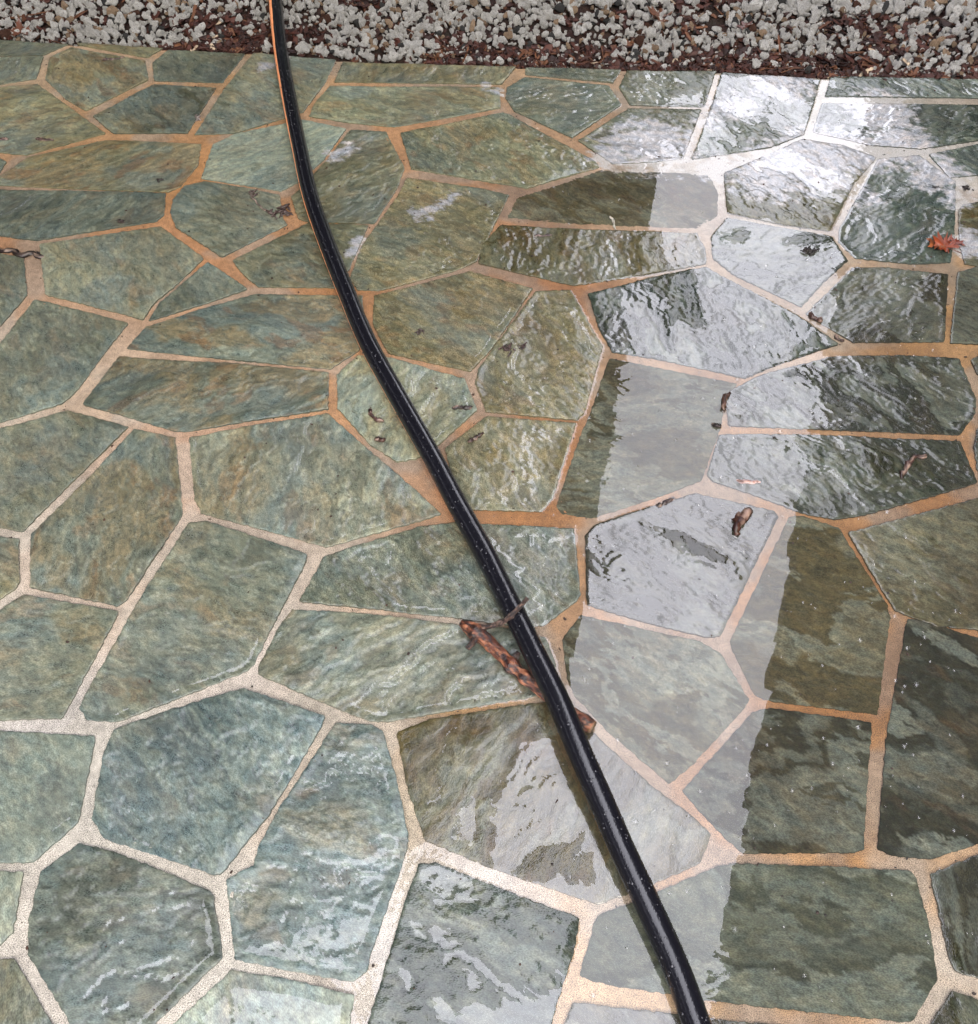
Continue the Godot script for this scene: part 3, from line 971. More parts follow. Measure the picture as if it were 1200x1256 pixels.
func extrude(poly: PackedVector2Array, y0: float, y1: float) -> ArrayMesh:
	var st := SurfaceTool.new()
	st.begin(Mesh.PRIMITIVE_TRIANGLES)
	st.set_smooth_group(-1)
	var tri := Geometry2D.triangulate_polygon(poly)
	for k in range(0, tri.size(), 3):
		for y in [y0, y1]:
			for q in 3:
				var p: Vector2 = poly[tri[k + (q if y == y1 else 2 - q)]]
				st.add_vertex(Vector3(p.x, y, p.y))
	for k in poly.size():
		var a := poly[k]
		var b := poly[(k + 1) % poly.size()]
		for v in [Vector3(a.x, y0, a.y), Vector3(a.x, y1, a.y), Vector3(b.x, y1, b.y), Vector3(a.x, y0, a.y), Vector3(b.x, y1, b.y), Vector3(b.x, y0, b.y)]:
			st.add_vertex(v)
	st.generate_normals()
	return st.commit()

func ragged(a: Vector2, b: Vector2, tab: float, out: float, s: int) -> PackedVector2Array:
	# an eave line of overlapping shingle tabs that jut out unevenly
	var r := RandomNumberGenerator.new()
	r.seed = s
	var dir := (b - a).normalized()
	var side := Vector2(-dir.y, dir.x)
	var res := PackedVector2Array()
	var n := int(a.distance_to(b) / tab)
	for k in n:
		var o := r.randf_range(-out, out)
		res.append(a + (b - a) * (float(k) / n) + side * o)
		res.append(a + (b - a) * ((k + 0.93) / n) + side * (o + r.randf_range(-out, out) * 0.3))
	return res

func build_houses() -> void:
	var soffit := mat(Color(0.045, 0.040, 0.034), 0.85, 0.3)
	var wood := mat(Color(0.07, 0.055, 0.045), 0.8, 0.3)
	var shingle := mat(Color(0.06, 0.06, 0.06), 0.9, 0.3)
	# the canopy: a flat shingled roof on posts, left of the open strip of sky
	var la := PackedVector2Array([Vector2(-4.3, -8.6)])
	la.append_array(ragged(Vector2(1.66, -8.6), Vector2(0.342, -2.04), 0.10, 0.018, 5))
	la.append_array(ragged(Vector2(0.342, -2.04), Vector2(-0.31, -1.33), 0.10, 0.012, 6))
	la.append_array(ragged(Vector2(-0.31, -1.33), Vector2(-1.05, -0.98), 0.10, 0.012, 7))
	la.append_array(ragged(Vector2(-1.05, -0.98), Vector2(-2.4, 1.5), 0.10, 0.012, 9))
	la.append_array(PackedVector2Array([Vector2(-4.3, 1.5)]))
	var o := Node3D.new()
	o.name = "canopy"
	add_child(o)
	tag(o, "dark shingled canopy roof on posts, mirrored left of the bright strip of sky", "canopy")
	put("roof", extrude(la, 3.0, 3.16), soffit, o)
	put("roof_ridge", extrude(PackedVector2Array([Vector2(-4.2, -8.5), Vector2(1.45, -8.5), Vector2(0.25, -2.2), Vector2(-0.4, -1.4), Vector2(-1.15, -1.0), Vector2(-2.5, 1.4), Vector2(-4.2, 1.4)]), 3.163, 3.30), shingle, o)
	for q in [Vector2(-4.2, -8.0), Vector2(0.9, -8.0), Vector2(-4.2, 1.3), Vector2(-4.2, -3.6)]:
		put("post", extrude(PackedVector2Array([q, q + Vector2(0.12, 0), q + Vector2(0.12, 0.12), q + Vector2(0, 0.12)]), -0.07, 2.997), wood, o)
	var g := Node3D.new()
	g.name = "garden_wall"
	add_child(g)
	tag(g, "dark timber garden wall standing well left of the patio", "wall")
	put("wall_panel", extrude(PackedVector2Array([Vector2(-4.6, -9.4), Vector2(-4.4, -9.4), Vector2(-4.4, 3.9), Vector2(-4.6, 3.9)]), -0.07, 2.85), wood, g)
	put("coping", extrude(PackedVector2Array([Vector2(-4.65, -9.45), Vector2(-4.35, -9.45), Vector2(-4.35, 3.95), Vector2(-4.65, 3.95)]), 2.853, 2.91), shingle, g)
	var lb := PackedVector2Array([Vector2(3.38, -8.6)])
	lb.append_array(PackedVector2Array([Vector2(5.2, -8.6), Vector2(5.2, 3.4), Vector2(3.6, 3.4), Vector2(3.6, -0.2), Vector2(0.70, -0.2)]))
	lb.append_array(ragged(Vector2(0.70, -0.2), Vector2(3.38, -8.55), 0.09, 0.028, 8))
	var p := Node3D.new()
	p.name = "house"
	add_child(p, true)
	tag(p, "dark house with a low eave, mirrored right of the bright strip of sky", "house")
	put("roof", extrude(lb, 3.0, 3.16), soffit, p)
	put("roof_ridge", extrude(PackedVector2Array([Vector2(3.6, -8.5), Vector2(5.2, -8.5), Vector2(5.2, -0.3), Vector2(1.0, -0.3)]), 3.163, 3.30), shingle, p)
	put("wall", extrude(PackedVector2Array([Vector2(4.0, -8.4), Vector2(4.3, -8.4), Vector2(4.3, 3.2), Vector2(4.0, 3.2)]), -0.07, 2.997), wood, p)
	put("post", extrude(PackedVector2Array([Vector2(3.3, -7.0), Vector2(3.44, -7.0), Vector2(3.44, -6.86), Vector2(3.3, -6.86)]), -0.07, 2.997), wood, p)

func build_hedge() -> void:
	# a tall clipped hedge closes the garden behind the bed, seen only in the hose's gloss
	var hedge := Node3D.new()
	hedge.name = "hedge"
	add_child(hedge)
	tag(hedge, "tall dark hedge closing the garden far behind the lava rock bed", "", "", "stuff")
	put("hedge_core", extrude(PackedVector2Array([Vector2(-9, -11.6), Vector2(9, -11.6), Vector2(9, -10.6), Vector2(-9, -10.6)]), -0.07, 3.9), mat(Color(0.02, 0.03, 0.014), 0.9, 0.2), hedge)
	var r := RandomNumberGenerator.new()
	r.seed = 12
	var st := SurfaceTool.new()
	st.begin(Mesh.PRIMITIVE_TRIANGLES)
	for p in [Vector3(-0.5, 0, 0), Vector3(0, 0.06, 0.22), Vector3(0.5, 0, 0), Vector3(-0.5, 0, 0), Vector3(0.5, 0, 0), Vector3(0, 0.06, -0.22)]:
		st.add_vertex(p)
	st.generate_normals()
	var where := []
	var tint := []
	for t in 9000:
		var s := r.randf_range(0.10, 0.22)
		var face := r.randf() < 0.75
		var pos := Vector3(r.randf_range(-9, 9), r.randf_range(0, 4.1), -10.6 + r.randf_range(-0.05, 0.25)) if face else Vector3(r.randf_range(-9, 9), 3.9 + r.randf_range(-0.05, 0.3), r.randf_range(-11.6, -10.5))
		where.append(Transform3D(Basis.from_euler(Vector3(r.randf() * TAU, r.randf() * TAU, r.randf() * TAU)) * Basis.from_scale(Vector3.ONE * s), pos))
		tint.append(Color(0.04, 0.065, 0.025) * r.randf_range(0.6, 1.6))
	scatter("leaves", st.commit(), vmat(0.6, 0.4), where, tint, hedge)

# ---------------------------------------------------------------- lava rock bed

func rock_mesh(s: int, detail: int) -> ArrayMesh:
	var n := make_noise(FastNoiseLite.TYPE_SIMPLEX, s, 3)
	var cl := make_noise(FastNoiseLite.TYPE_CELLULAR, s + 3, 1)
	cl.cellular_return_type = FastNoiseLite.RETURN_DISTANCE
	var sq := Vector3(n.get_noise_1d(3.3) * 0.5 + 1.0, n.get_noise_1d(9.1) * 0.4 + 0.72, n.get_noise_1d(17.7) * 0.5 + 0.95)
	# an angular lump: the space inside a dozen random planes
	var planes := []
	var pr := RandomNumberGenerator.new()
	pr.seed = s
	for k in 15:
		planes.append([Vector3(pr.randfn(), pr.randfn(), pr.randfn()).normalized(), pr.randf_range(0.62, 1.0)])
	var sphere := SphereMesh.new()
	sphere.radial_segments = detail
	sphere.rings = detail / 2
	sphere.radius = 0.5
	sphere.height = 1.0
	var arr := sphere.get_mesh_arrays()
	var v: PackedVector3Array = arr[Mesh.ARRAY_VERTEX]
	var cs := PackedColorArray()
	for i in v.size():
		var d := v[i].normalized()
		var reach := 1.25
		for q in planes:
			var f: float = d.dot(q[0])
			if f > 0.05:
				reach = minf(reach, q[1] / f)
		var lump := reach - 1.0 + n.get_noise_3d(d.x * 2.2, d.y * 2.2, d.z * 2.2) * 0.16 + n.get_noise_3d(d.x * 6.0 + 9.0, d.y * 6.0, d.z * 6.0) * 0.10
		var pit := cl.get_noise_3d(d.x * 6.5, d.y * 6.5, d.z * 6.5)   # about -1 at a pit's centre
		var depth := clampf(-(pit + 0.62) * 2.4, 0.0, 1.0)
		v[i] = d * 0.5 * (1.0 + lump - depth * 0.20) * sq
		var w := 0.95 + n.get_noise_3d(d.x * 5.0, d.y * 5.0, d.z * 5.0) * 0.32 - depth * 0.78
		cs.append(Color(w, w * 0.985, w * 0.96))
	arr[Mesh.ARRAY_VERTEX] = v
	arr[Mesh.ARRAY_COLOR] = cs
	var am := ArrayMesh.new()
	am.add_surface_from_arrays(Mesh.PRIMITIVE_TRIANGLES, arr)
	var st := SurfaceTool.new()
	st.create_from(am, 0)
	st.generate_normals()
	return st.commit()

func bed_height(x: float, z: float) -> float:
	return -0.012 + noise_a.get_noise_2d(x * 3.0, z * 3.0) * 0.012 + noise_b.get_noise_2d(x * 28.0, z * 28.0) * 0.004

func bare(x: float, z: float) -> float:
	# 1 where red mulch shows instead of rock
	var d := edge_z(x) - z
	var b := noise_a.get_noise_2d(x * 3.2 + 4.0, z * 4.5) * 1.5 - 0.42
	b += (1.0 - smoothstep(0.02, 0.13, d)) * clampf(0.35 + x * 0.6, -0.2, 0.95)
	b += exp(-pow((x + 0.72) / 0.13, 2.0)) * 0.9 * exp(-d * 5.0)
	b += exp(-pow((x - 0.62) / 0.16, 2.0)) * 0.9 * exp(-d * 4.5)
	b += exp(-pow((x - 0.05) / 0.22, 2.0)) * 0.5 * exp(-d * 7.0)
	return b

func build_gravel() -> void:
	var soil := vmat(0.85, 0.4)
	soil.heightmap_enabled = true
	soil.heightmap_texture = ImageTexture.create_from_image(noise_image(512, FastNoiseLite.TYPE_SIMPLEX, 61, 0.06, 4))
	soil.heightmap_scale = 0.6
	soil.uv1_scale = Vector3(4, 4, 1)
	var hf := func(x: float, z: float) -> float: return bed_height(x, z) - 0.004 - 0.10 * smoothstep(0.0, 0.03, z - edge_z(x))
	var cf := func(x: float, z: float) -> Color: return Color(0.034, 0.014, 0.009).lerp(Color(0.014, 0.008, 0.007), clampf(0.5 + noise_a.get_noise_2d(x * 22.0, z * 22.0), 0.0, 1.0))
	tag(put("soil", grid_mesh(-3.4, 3.4, -4.4, -2.1, 520, 180, hf, cf), soil), "dark red brown mulch soil of the bed behind the patio", "", "", "structure")
	var bed := Node3D.new()
	bed.name = "gravel"
	add_child(bed)
	tag(bed, "pale grey pitted lava rock spread over the bed behind the patio", "", "", "stuff")
	var r := RandomNumberGenerator.new()
	r.seed = 321
	var rock_m := vmat(0.9, 0.35)
	rock_m.heightmap_enabled = true
	rock_m.heightmap_texture = ImageTexture.create_from_image(noise_image(512, FastNoiseLite.TYPE_CELLULAR, 43, 0.06, 2))
	rock_m.heightmap_scale = 2.0
	rock_m.uv1_triplanar = true
	rock_m.uv1_scale = Vector3(1.2, 1.2, 1.2)
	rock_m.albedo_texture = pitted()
	var where := []
	var tint := []
	for k in 6:
		where.append([])
		tint.append([])
	for t in 34000:
		var x := r.randf_range(-2.6, 2.6)
		var d := pow(r.randf(), 1.25) * 1.35
		var z := edge_z(x) - 0.014 - d
		var big := r.randf()
		var s := lerpf(0.008, 0.021, big * big) if d < 0.30 else lerpf(0.014, 0.030, big)
		s *= 1.08
		if bare(x, z) > 0.05 and r.randf() < 0.90:
			if r.randf() < 0.6:
				continue
			s = r.randf_range(0.005, 0.011)
		if d < s * 0.5:
			continue
		var k := r.randi() % 6
		var b := Basis.from_euler(Vector3(r.randf() * TAU, r.randf() * TAU, r.randf() * TAU)) * Basis.from_scale(Vector3.ONE * s * r.randf_range(0.9, 1.25))
		where[k].append(Transform3D(b, Vector3(x, bed_height(x, z) + s * r.randf_range(0.25, 0.75), z)))
		var g := r.randf_range(0.95, 1.32)
		var c := Color(g, g * 0.985, g * 0.955)
		if r.randf() < 0.08:
			c = Color(0.62, 0.44, 0.30) * r.randf_range(0.8, 1.3)
		elif r.randf() < 0.05:
			c = Color(0.15, 0.065, 0.04)
		elif r.randf() < 0.05:
			c = Color(0.10, 0.10, 0.10)
		tint[k].append(c)
	for k in 6:
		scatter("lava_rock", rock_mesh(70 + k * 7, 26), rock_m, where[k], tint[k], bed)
	# shredded bark and needles
	var mulch := Node3D.new()
	mulch.name = "mulch"
	add_child(mulch)
	tag(mulch, "red brown shredded bark and pine needles lying among the lava rock", "", "", "stuff")
	var chip_m := vmat(0.65, 0.4)
	for k in 4:
		var wh := []
		var ti := []
		var long := k < 3
		for t in (6500 if long else 900):
			var x := r.randf_range(-2.4, 2.4)
			var d := pow(r.randf(), 1.7) * 1.0
			var z := edge_z(x) - 0.004 - d
			if bare(x, z) < 0.0 and r.randf() < 0.9:
				continue
			var l := r.randf_range(0.005, 0.023) if long else r.randf_range(0.03, 0.075)
			var th := r.randf_range(0.0006, 0.0018) if long else r.randf_range(0.0005, 0.0009)
			var b := Basis.from_euler(Vector3(r.randf_range(-0.5, 0.5), r.randf() * TAU, r.randf_range(-0.4, 0.4))) * Basis.from_scale(Vector3(l, th, th * r.randf_range(1.0, 2.4)))
			wh.append(Transform3D(b, Vector3(x, bed_height(x, z) + r.randf_range(0.0, 0.009), z)))
			var c := Color(0.056, 0.016, 0.010).lerp(Color(0.015, 0.007, 0.006), r.randf())
			if r.randf() < 0.10 or not long:
				c = Color(0.13, 0.055, 0.026).lerp(Color(0.07, 0.025, 0.013), r.randf())
			if r.randf() < 0.02:
				c = Color(0.36, 0.28, 0.20)
			ti.append(c)
		scatter("bark_shred", shred_mesh(k), chip_m, wh, ti, mulch)

func pitted() -> ImageTexture:
	var a := noise_image(512, FastNoiseLite.TYPE_CELLULAR, 143, 0.07, 2)
	a.convert(Image.FORMAT_L8)
	var b := noise_image(512, FastNoiseLite.TYPE_SIMPLEX, 144, 0.03, 4)
	b.convert(Image.FORMAT_L8)
	var da := a.get_data()
	var db := b.get_data()
	var out := PackedByteArray()
	out.resize(da.size() * 3)
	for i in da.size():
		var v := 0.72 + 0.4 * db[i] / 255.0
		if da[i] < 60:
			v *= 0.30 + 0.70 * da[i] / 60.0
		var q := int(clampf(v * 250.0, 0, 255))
		out[i * 3] = q
		out[i * 3 + 1] = q
		out[i * 3 + 2] = q
	return ImageTexture.create_from_image(Image.create_from_data(512, 512, false, Image.FORMAT_RGB8, out))

func shred_mesh(s: int) -> ArrayMesh:
	var pts := PackedVector3Array()
	var rad := PackedFloat32Array()
	var n := make_noise(FastNoiseLite.TYPE_SIMPLEX, 500 + s, 1)
	for i in 6:
		var t := i / 5.0
		pts.append(Vector3(t - 0.5, n.get_noise_1d(t * 1.4) * 4.0, n.get_noise_1d(t * 1.1 + 30.0) * 6.0))
		rad.append(0.5 * (0.35 + sin(t * PI)))
	return tube(pts, rad, 5, 0.15, 3.0, Color.WHITE, Color(0.8, 0.8, 0.8), 600 + s)

# ---------------------------------------------------------------- tubes: hose, branch, bits of bark

func tube(pts: PackedVector3Array, rad: PackedFloat32Array, sides: int, amp: float, freq: float, ca: Color, cb: Color, s: int, cc := Color(-1, 0, 0)) -> ArrayMesh:
	var n := make_noise(FastNoiseLite.TYPE_SIMPLEX, s, 3)
	var vs := PackedVector3Array()
	var cs := PackedColorArray()
	var idx := PackedInt32Array()
	var uvs := PackedVector2Array()
	var run := 0.0
	var side := Vector3.ZERO
	var m := pts.size()
	for i in m:
		var t := (pts[mini(i + 1, m - 1)] - pts[maxi(i - 1, 0)]).normalized()
		if side == Vector3.ZERO:
			side = t.cross(Vector3.UP if absf(t.y) < 0.9 else Vector3.RIGHT).normalized()
		side = (side - t * side.dot(t)).normalized()
		var up := side.cross(t)
		if i > 0:
			run += pts[i].distance_to(pts[i - 1])
		for k in sides:
			var a := TAU * k / sides
			var d := side * cos(a) + up * sin(a)
			var p := pts[i] + d * rad[i]
			var g := Vector3(run * 0.42, cos(a) * rad[i], sin(a) * rad[i])
			var e := n.get_noise_3d(g.x * freq, g.y * freq, g.z * freq)
			vs.append(p + d * rad[i] * amp * e)
			var c := ca.lerp(cb, smoothstep(-0.15, 0.2, n.get_noise_3d(g.x * freq * 1.4 + 50.0, g.y * freq * 1.4, g.z * freq * 1.4)))
			if cc.r >= 0.0:
				c = c.lerp(cc, smoothstep(0.05, 0.35, n.get_noise_3d(g.x * freq * 1.1, g.y * freq * 1.1 + 50.0, g.z * freq * 1.1)))
			cs.append(c * (1.0 + 0.5 * e))
			uvs.append(Vector2(run, float(k) / sides))
	for i in m - 1:
		for k in sides:
			var a := i * sides + k
			var b := i * sides + (k + 1) % sides
			idx.append_array(PackedInt32Array([a, b, b + sides, a, b + sides, a + sides]))
	for e in 2:
		var c := vs.size()
		vs.append(pts[0] if e == 0 else pts[m - 1])
		cs.append(cb)
		uvs.append(Vector2(0, 0))
		var o := 0 if e == 0 else (m - 1) * sides
		for k in sides:
			if e == 0:
				idx.append_array(PackedInt32Array([c, o + (k + 1) % sides, o + k]))
			else:
				idx.append_array(PackedInt32Array([c, o + k, o + (k + 1) % sides]))
	var st := SurfaceTool.new()
	st.begin(Mesh.PRIMITIVE_TRIANGLES)
	for i in vs.size():
		st.set_color(cs[i])
		st.set_uv(uvs[i])
		st.add_vertex(vs[i])
	for i in idx:
		st.add_index(i)
	st.generate_normals()
	return st.commit()

func smooth_path(raw: PackedVector3Array, spacing: float) -> PackedVector3Array:
	var c := Curve3D.new()
	c.bake_interval = spacing
	for i in raw.size():
		var t := (raw[mini(i + 1, raw.size() - 1)] - raw[maxi(i - 1, 0)]) / 6.0
		c.add_point(raw[i], -t, t)
	return c.get_baked_points()

func build_hose() -> void:
	var raw := PackedVector3Array([Vector3(-1.2921, 0.0200, -8.8508), Vector3(-0.9275, 0.0200, -5.5298), Vector3(-0.7686, 0.0200, -4.1408), Vector3(-0.6723, 0.0200, -3.4161), Vector3(-0.6075, 0.0220, -2.9866), Vector3(-0.5503, 0.0240, -2.6222), Vector3(-0.5091, 0.0210, -2.3914), Vector3(-0.4627, 0.0230, -2.1754), Vector3(-0.4177, 0.0235, -1.9828), Vector3(-0.3753, 0.0235, -1.8087), Vector3(-0.3245, 0.0230, -1.6506), Vector3(-0.2732, 0.0225, -1.5058), Vector3(-0.2238, 0.0220, -1.3727), Vector3(-0.1674, 0.0215, -1.2498), Vector3(-0.0965, 0.0210, -1.1000), Vector3(-0.0505, 0.0215, -0.9963), Vector3(-0.0058, 0.0240, -0.8984), Vector3(0.0308, 0.0300, -0.8051), Vector3(0.0653, 0.0360, -0.7184), Vector3(0.0975, 0.0390, -0.6390), Vector3(0.1231, 0.0370, -0.5669), Vector3(0.1488, 0.0310, -0.5003), Vector3(0.1745, 0.0250, -0.4318), Vector3(0.2088, 0.0190, -0.3472), Vector3(0.2305, 0.0175, -0.2875), Vector3(0.2466, 0.0170, -0.2308), Vector3(0.2635, 0.0170, -0.1762), Vector3(0.2786, 0.0170, -0.1119), Vector3(0.2887, 0.0170, -0.0372), Vector3(0.2917, 0.0170, 0.1082)])
	var path := smooth_path(raw, 0.006)
	var rad := PackedFloat32Array()
	for i in path.size():
		rad.append(HOSE_R)
	var o := Node3D.new()
	o.name = "hose"
	o.position = Vector3(path[path.size() / 2].x, 0, path[path.size() / 2].z)
	add_child(o)
	tag(o, "black rubber hose with an orange stripe, running across the patio", "hose")
	var local := PackedVector3Array()
	for p in path:
		local.append(p - o.position)
	var rubber := mat(Color(0.0055, 0.0055, 0.0080), 0.18, 0.5)
	rubber.heightmap_enabled = true
	rubber.heightmap_texture = ImageTexture.create_from_image(noise_image(512, FastNoiseLite.TYPE_SIMPLEX, 402, 0.05, 4))
	rubber.heightmap_scale = 0.012
	rubber.uv1_scale = Vector3(9, 1, 1)
	put("hose_jacket", tube(local, rad, 40, 0.006, 60.0, Color.WHITE, Color.WHITE, 8), rubber, o)
	# the orange stripe, a raised band that slowly turns under the hose
	var vs := PackedVector3Array()
	var ns := PackedVector3Array()
	var idx := PackedInt32Array()
	var run := 0.0
	for i in local.size():
		if i > 0:
			run += local[i].distance_to(local[i - 1])
		var t := (local[mini(i + 1, local.size() - 1)] - local[maxi(i - 1, 0)]).normalized()
		var left := Vector3.UP.cross(t).normalized()
		var up := t.cross(left)
		if left.x > 0.0:
			left = -left
		var z := path[i].z
		var mid := deg_to_rad(clampf(48.0 + (z + 2.67) * 56.0, 30.0, 190.0))
		var half := deg_to_rad(27.0 + 3.0 * noise_b.get_noise_1d(run * 12.0))
		for k in 7:
			var a := mid + lerpf(-half, half, k / 6.0)
			var d := left * sin(a) + up * cos(a)
			vs.append(local[i] + d * (HOSE_R + (0.0005 if k > 0 and k < 6 else -0.0006)))
			ns.append(d)
		if i > 0:
			for k in 6:
				var a := (i - 1) * 7 + k
				idx.append_array(PackedInt32Array([a, a + 8, a + 1, a, a + 7, a + 8]))
	var sm := mat(Color(0.88, 0.34, 0.15), 0.4, 0.5)
	put("stripe", mesh_of(vs, ns, idx), sm, o)
	# rain drops on the rubber
	var drop := SphereMesh.new()
	drop.radius = 1.0
	drop.height = 2.0
	drop.radial_segments = 12
	drop.rings = 6
	var r := RandomNumberGenerator.new()
	r.seed = 77
	var where := []
	for t in 9000:
		var i := r.randi_range(2, local.size() - 3)
		var tt := (local[i + 1] - local[i - 1]).normalized()
		var left := Vector3.UP.cross(tt).normalized()
		var up := tt.cross(left)
		var a := r.randf_range(-1.9, 1.9)
		var d := left * sin(a) + up * cos(a)
		var s := 0.0004 + 0.0014 * pow(r.randf(), 5.0)
		var b := Basis(tt.cross(d).normalized(), d, tt) * Basis.from_scale(Vector3(s, s * 0.55, s * r.randf_range(0.9, 1.3)))
		where.append(Transform3D(b, local[i] + d * (HOSE_R + s * 0.05) + tt * r.randf_range(-0.003, 0.003)))
	var dm := mat(Color(0.02, 0.02, 0.025), 0.03, 0.6)
	scatter("water_drops", drop, dm, where, null, o)

func build_branch() -> void:
	var o := Node3D.new()
	o.name = "branch"
	add_child(o)
	tag(o, "broken pine branch with flaky red bark, lying under the black hose", "branch")
	var path := smooth_path(PackedVector3Array([Vector3(-0.0419, 0.0130, -0.7810), Vector3(-0.0122, 0.0135, -0.7582), Vector3(0.0145, 0.0130, -0.7309), Vector3(0.0429, 0.0130, -0.6986), Vector3(0.0731, 0.0120, -0.6702), Vector3(0.1117, 0.0115, -0.6371), Vector3(0.1463, 0.0115, -0.6121)]), 0.003)
	o.position = Vector3(path[0].x, 0, path[0].z)
	var local := PackedVector3Array()
	var rad := PackedFloat32Array()
	var r := RandomNumberGenerator.new()
	r.seed = 5
	for i in path.size():
		var t := float(i) / path.size()
		local.append(path[i] - o.position)
		var k := 0.0094 + 0.0012 * sin(t * 9.0)
		for b in [[0.10, 0.004], [0.36, 0.0045], [0.45, 0.003], [0.93, 0.002]]:
			k += b[1] * exp(-pow((t - b[0]) / 0.025, 2.0))
		if t < 0.04:
			k *= 0.55 + t * 11.0
		rad.append(k)
	var m := vmat(0.45, 0.5)
	m.heightmap_enabled = true
	m.heightmap_texture = ImageTexture.create_from_image(noise_image(512, FastNoiseLite.TYPE_CELLULAR, 403, 0.035, 3))
	m.heightmap_scale = 0.12
	m.uv1_scale = Vector3(14, 2, 1)
	put("bark", tube(local, rad, 40, 0.17, 85.0, Color(0.014, 0.007, 0.006), Color(0.080, 0.024, 0.012), 15, Color(0.22, 0.085, 0.042)), m, o)
	var tw := smooth_path(PackedVector3Array([Vector3(-0.0282, 0.0160, -0.7750), Vector3(-0.0061, 0.0220, -0.7687), Vector3(0.0146, 0.0320, -0.7685), Vector3(0.0301, 0.0460, -0.7714), Vector3(0.0422, 0.0540, -0.7806), Vector3(0.0569, 0.0580, -0.7965)]), 0.003)
	var tl := PackedVector3Array()
	var tr := PackedFloat32Array()
	for i in tw.size():
		tl.append(tw[i] - o.position)
		var t := float(i) / tw.size()
		tr.append(0.0042 - 0.0008 * t + 0.0014 * exp(-pow((t - 0.45) / 0.03, 2.0)) + 0.0012 * exp(-pow((t - 0.62) / 0.03, 2.0)))
	put("twig", tube(tl, tr, 18, 0.35, 160.0, Color(0.010, 0.006, 0.005), Color(0.040, 0.020, 0.014), 16, Color(0.13, 0.08, 0.06)), m, o)
	var last := local.size() - 1
	var dir := (local[last] - local[last - 4]).normalized()
	var cut := tube(PackedVector3Array([local[last] - dir * 0.002, local[last] + dir * 0.0016]), PackedFloat32Array([0.0101, 0.0090]), 24, 0.06, 80.0, Color(0.13, 0.08, 0.042), Color(0.09, 0.052, 0.027), 18)
	put("cut_end", cut, m, o)
	var knot := smooth_path(PackedVector3Array([local[int(last * 0.10)], local[int(last * 0.10)] + Vector3(-0.004, 0.004, 0.020), local[int(last * 0.10)] + Vector3(-0.012, 0.003, 0.030)]), 0.002)
	var kr := PackedFloat32Array()
	for i in knot.size():
		kr.append(0.0062 * (1.0 - 0.45 * i / knot.size()))
	put("stub", tube(knot, kr, 16, 0.35, 160.0, Color(0.018, 0.012, 0.011), Color(0.06, 0.03, 0.02), 21), m, o)
	var at2 := local[int(last * 0.37)]
	put("stub", tube(PackedVector3Array([at2, at2 + Vector3(0.006, 0.008, -0.012), at2 + Vector3(0.010, 0.011, -0.017)]), PackedFloat32Array([0.006, 0.0055, 0.0035]), 16, 0.3, 160.0, Color(0.018, 0.012, 0.011), Color(0.05, 0.025, 0.02), 22), m, o)

# ---------------------------------------------------------------- small things on the stones

func ground_y(x: float, z: float) -> float:
	var i := int(round((x - LX) / SP))
	var j := int(round((z - LZ) / SP))
	if i < 0 or j < 0 or i >= NX or j >= NZ:
		return 0.0
	return maxf(top[j * NX + i], -0.005)

var bit_seed := 900

func bit(called: String, label: String, category: String, x0: float, z0: float, x1: float, z1: float, thick: float, c: Color, bend := 0.15, flat := 1.0) -> void:
	# a curved, tapered, rough piece of bark or twig from one point to the other
	bit_seed += 1
	c = c * 0.55
	var a := Vector3(x0, 0, z0)
	var b := Vector3(x1, 0, z1)
	var side := (b - a).cross(Vector3.UP)
	var pts := PackedVector3Array()
	var rad := PackedFloat32Array()
	var n := make_noise(FastNoiseLite.TYPE_SIMPLEX, bit_seed, 2)
	var len := a.distance_to(b)
	var mid := (a + b) * 0.5
	for i in 15:
		var t := i / 14.0
		var p := a.lerp(b, t) - mid + side * (sin(t * PI) * bend * 0.6 + n.get_noise_1d(t * 2.6) * 0.07)
		var rr := thick * 0.5 * clampf(0.35 + 1.4 * sin(clampf(t * 0.94 + 0.03, 0.0, 1.0) * PI), 0.25, 1.0) * (1.0 + 0.35 * n.get_noise_1d(t * 5.0 + 20.0))
		p.y = rr * 0.8
		pts.append(p)
		rad.append(rr)
	var m := vmat(0.5, 0.5)
	var o := put(called, tube(pts, rad, 11, 0.95, 0.75 / maxf(thick, 0.002), c, c * 0.35, bit_seed, c.lerp(Color(0.5, 0.36, 0.28), 0.3)), m)
	o.position = Vector3(mid.x, ground_y(mid.x, mid.z) - 0.0004, mid.z)
	o.scale = Vector3(1, flat, 1)
	tag(o, label, category, "bits of bark and twig scattered on the stones")

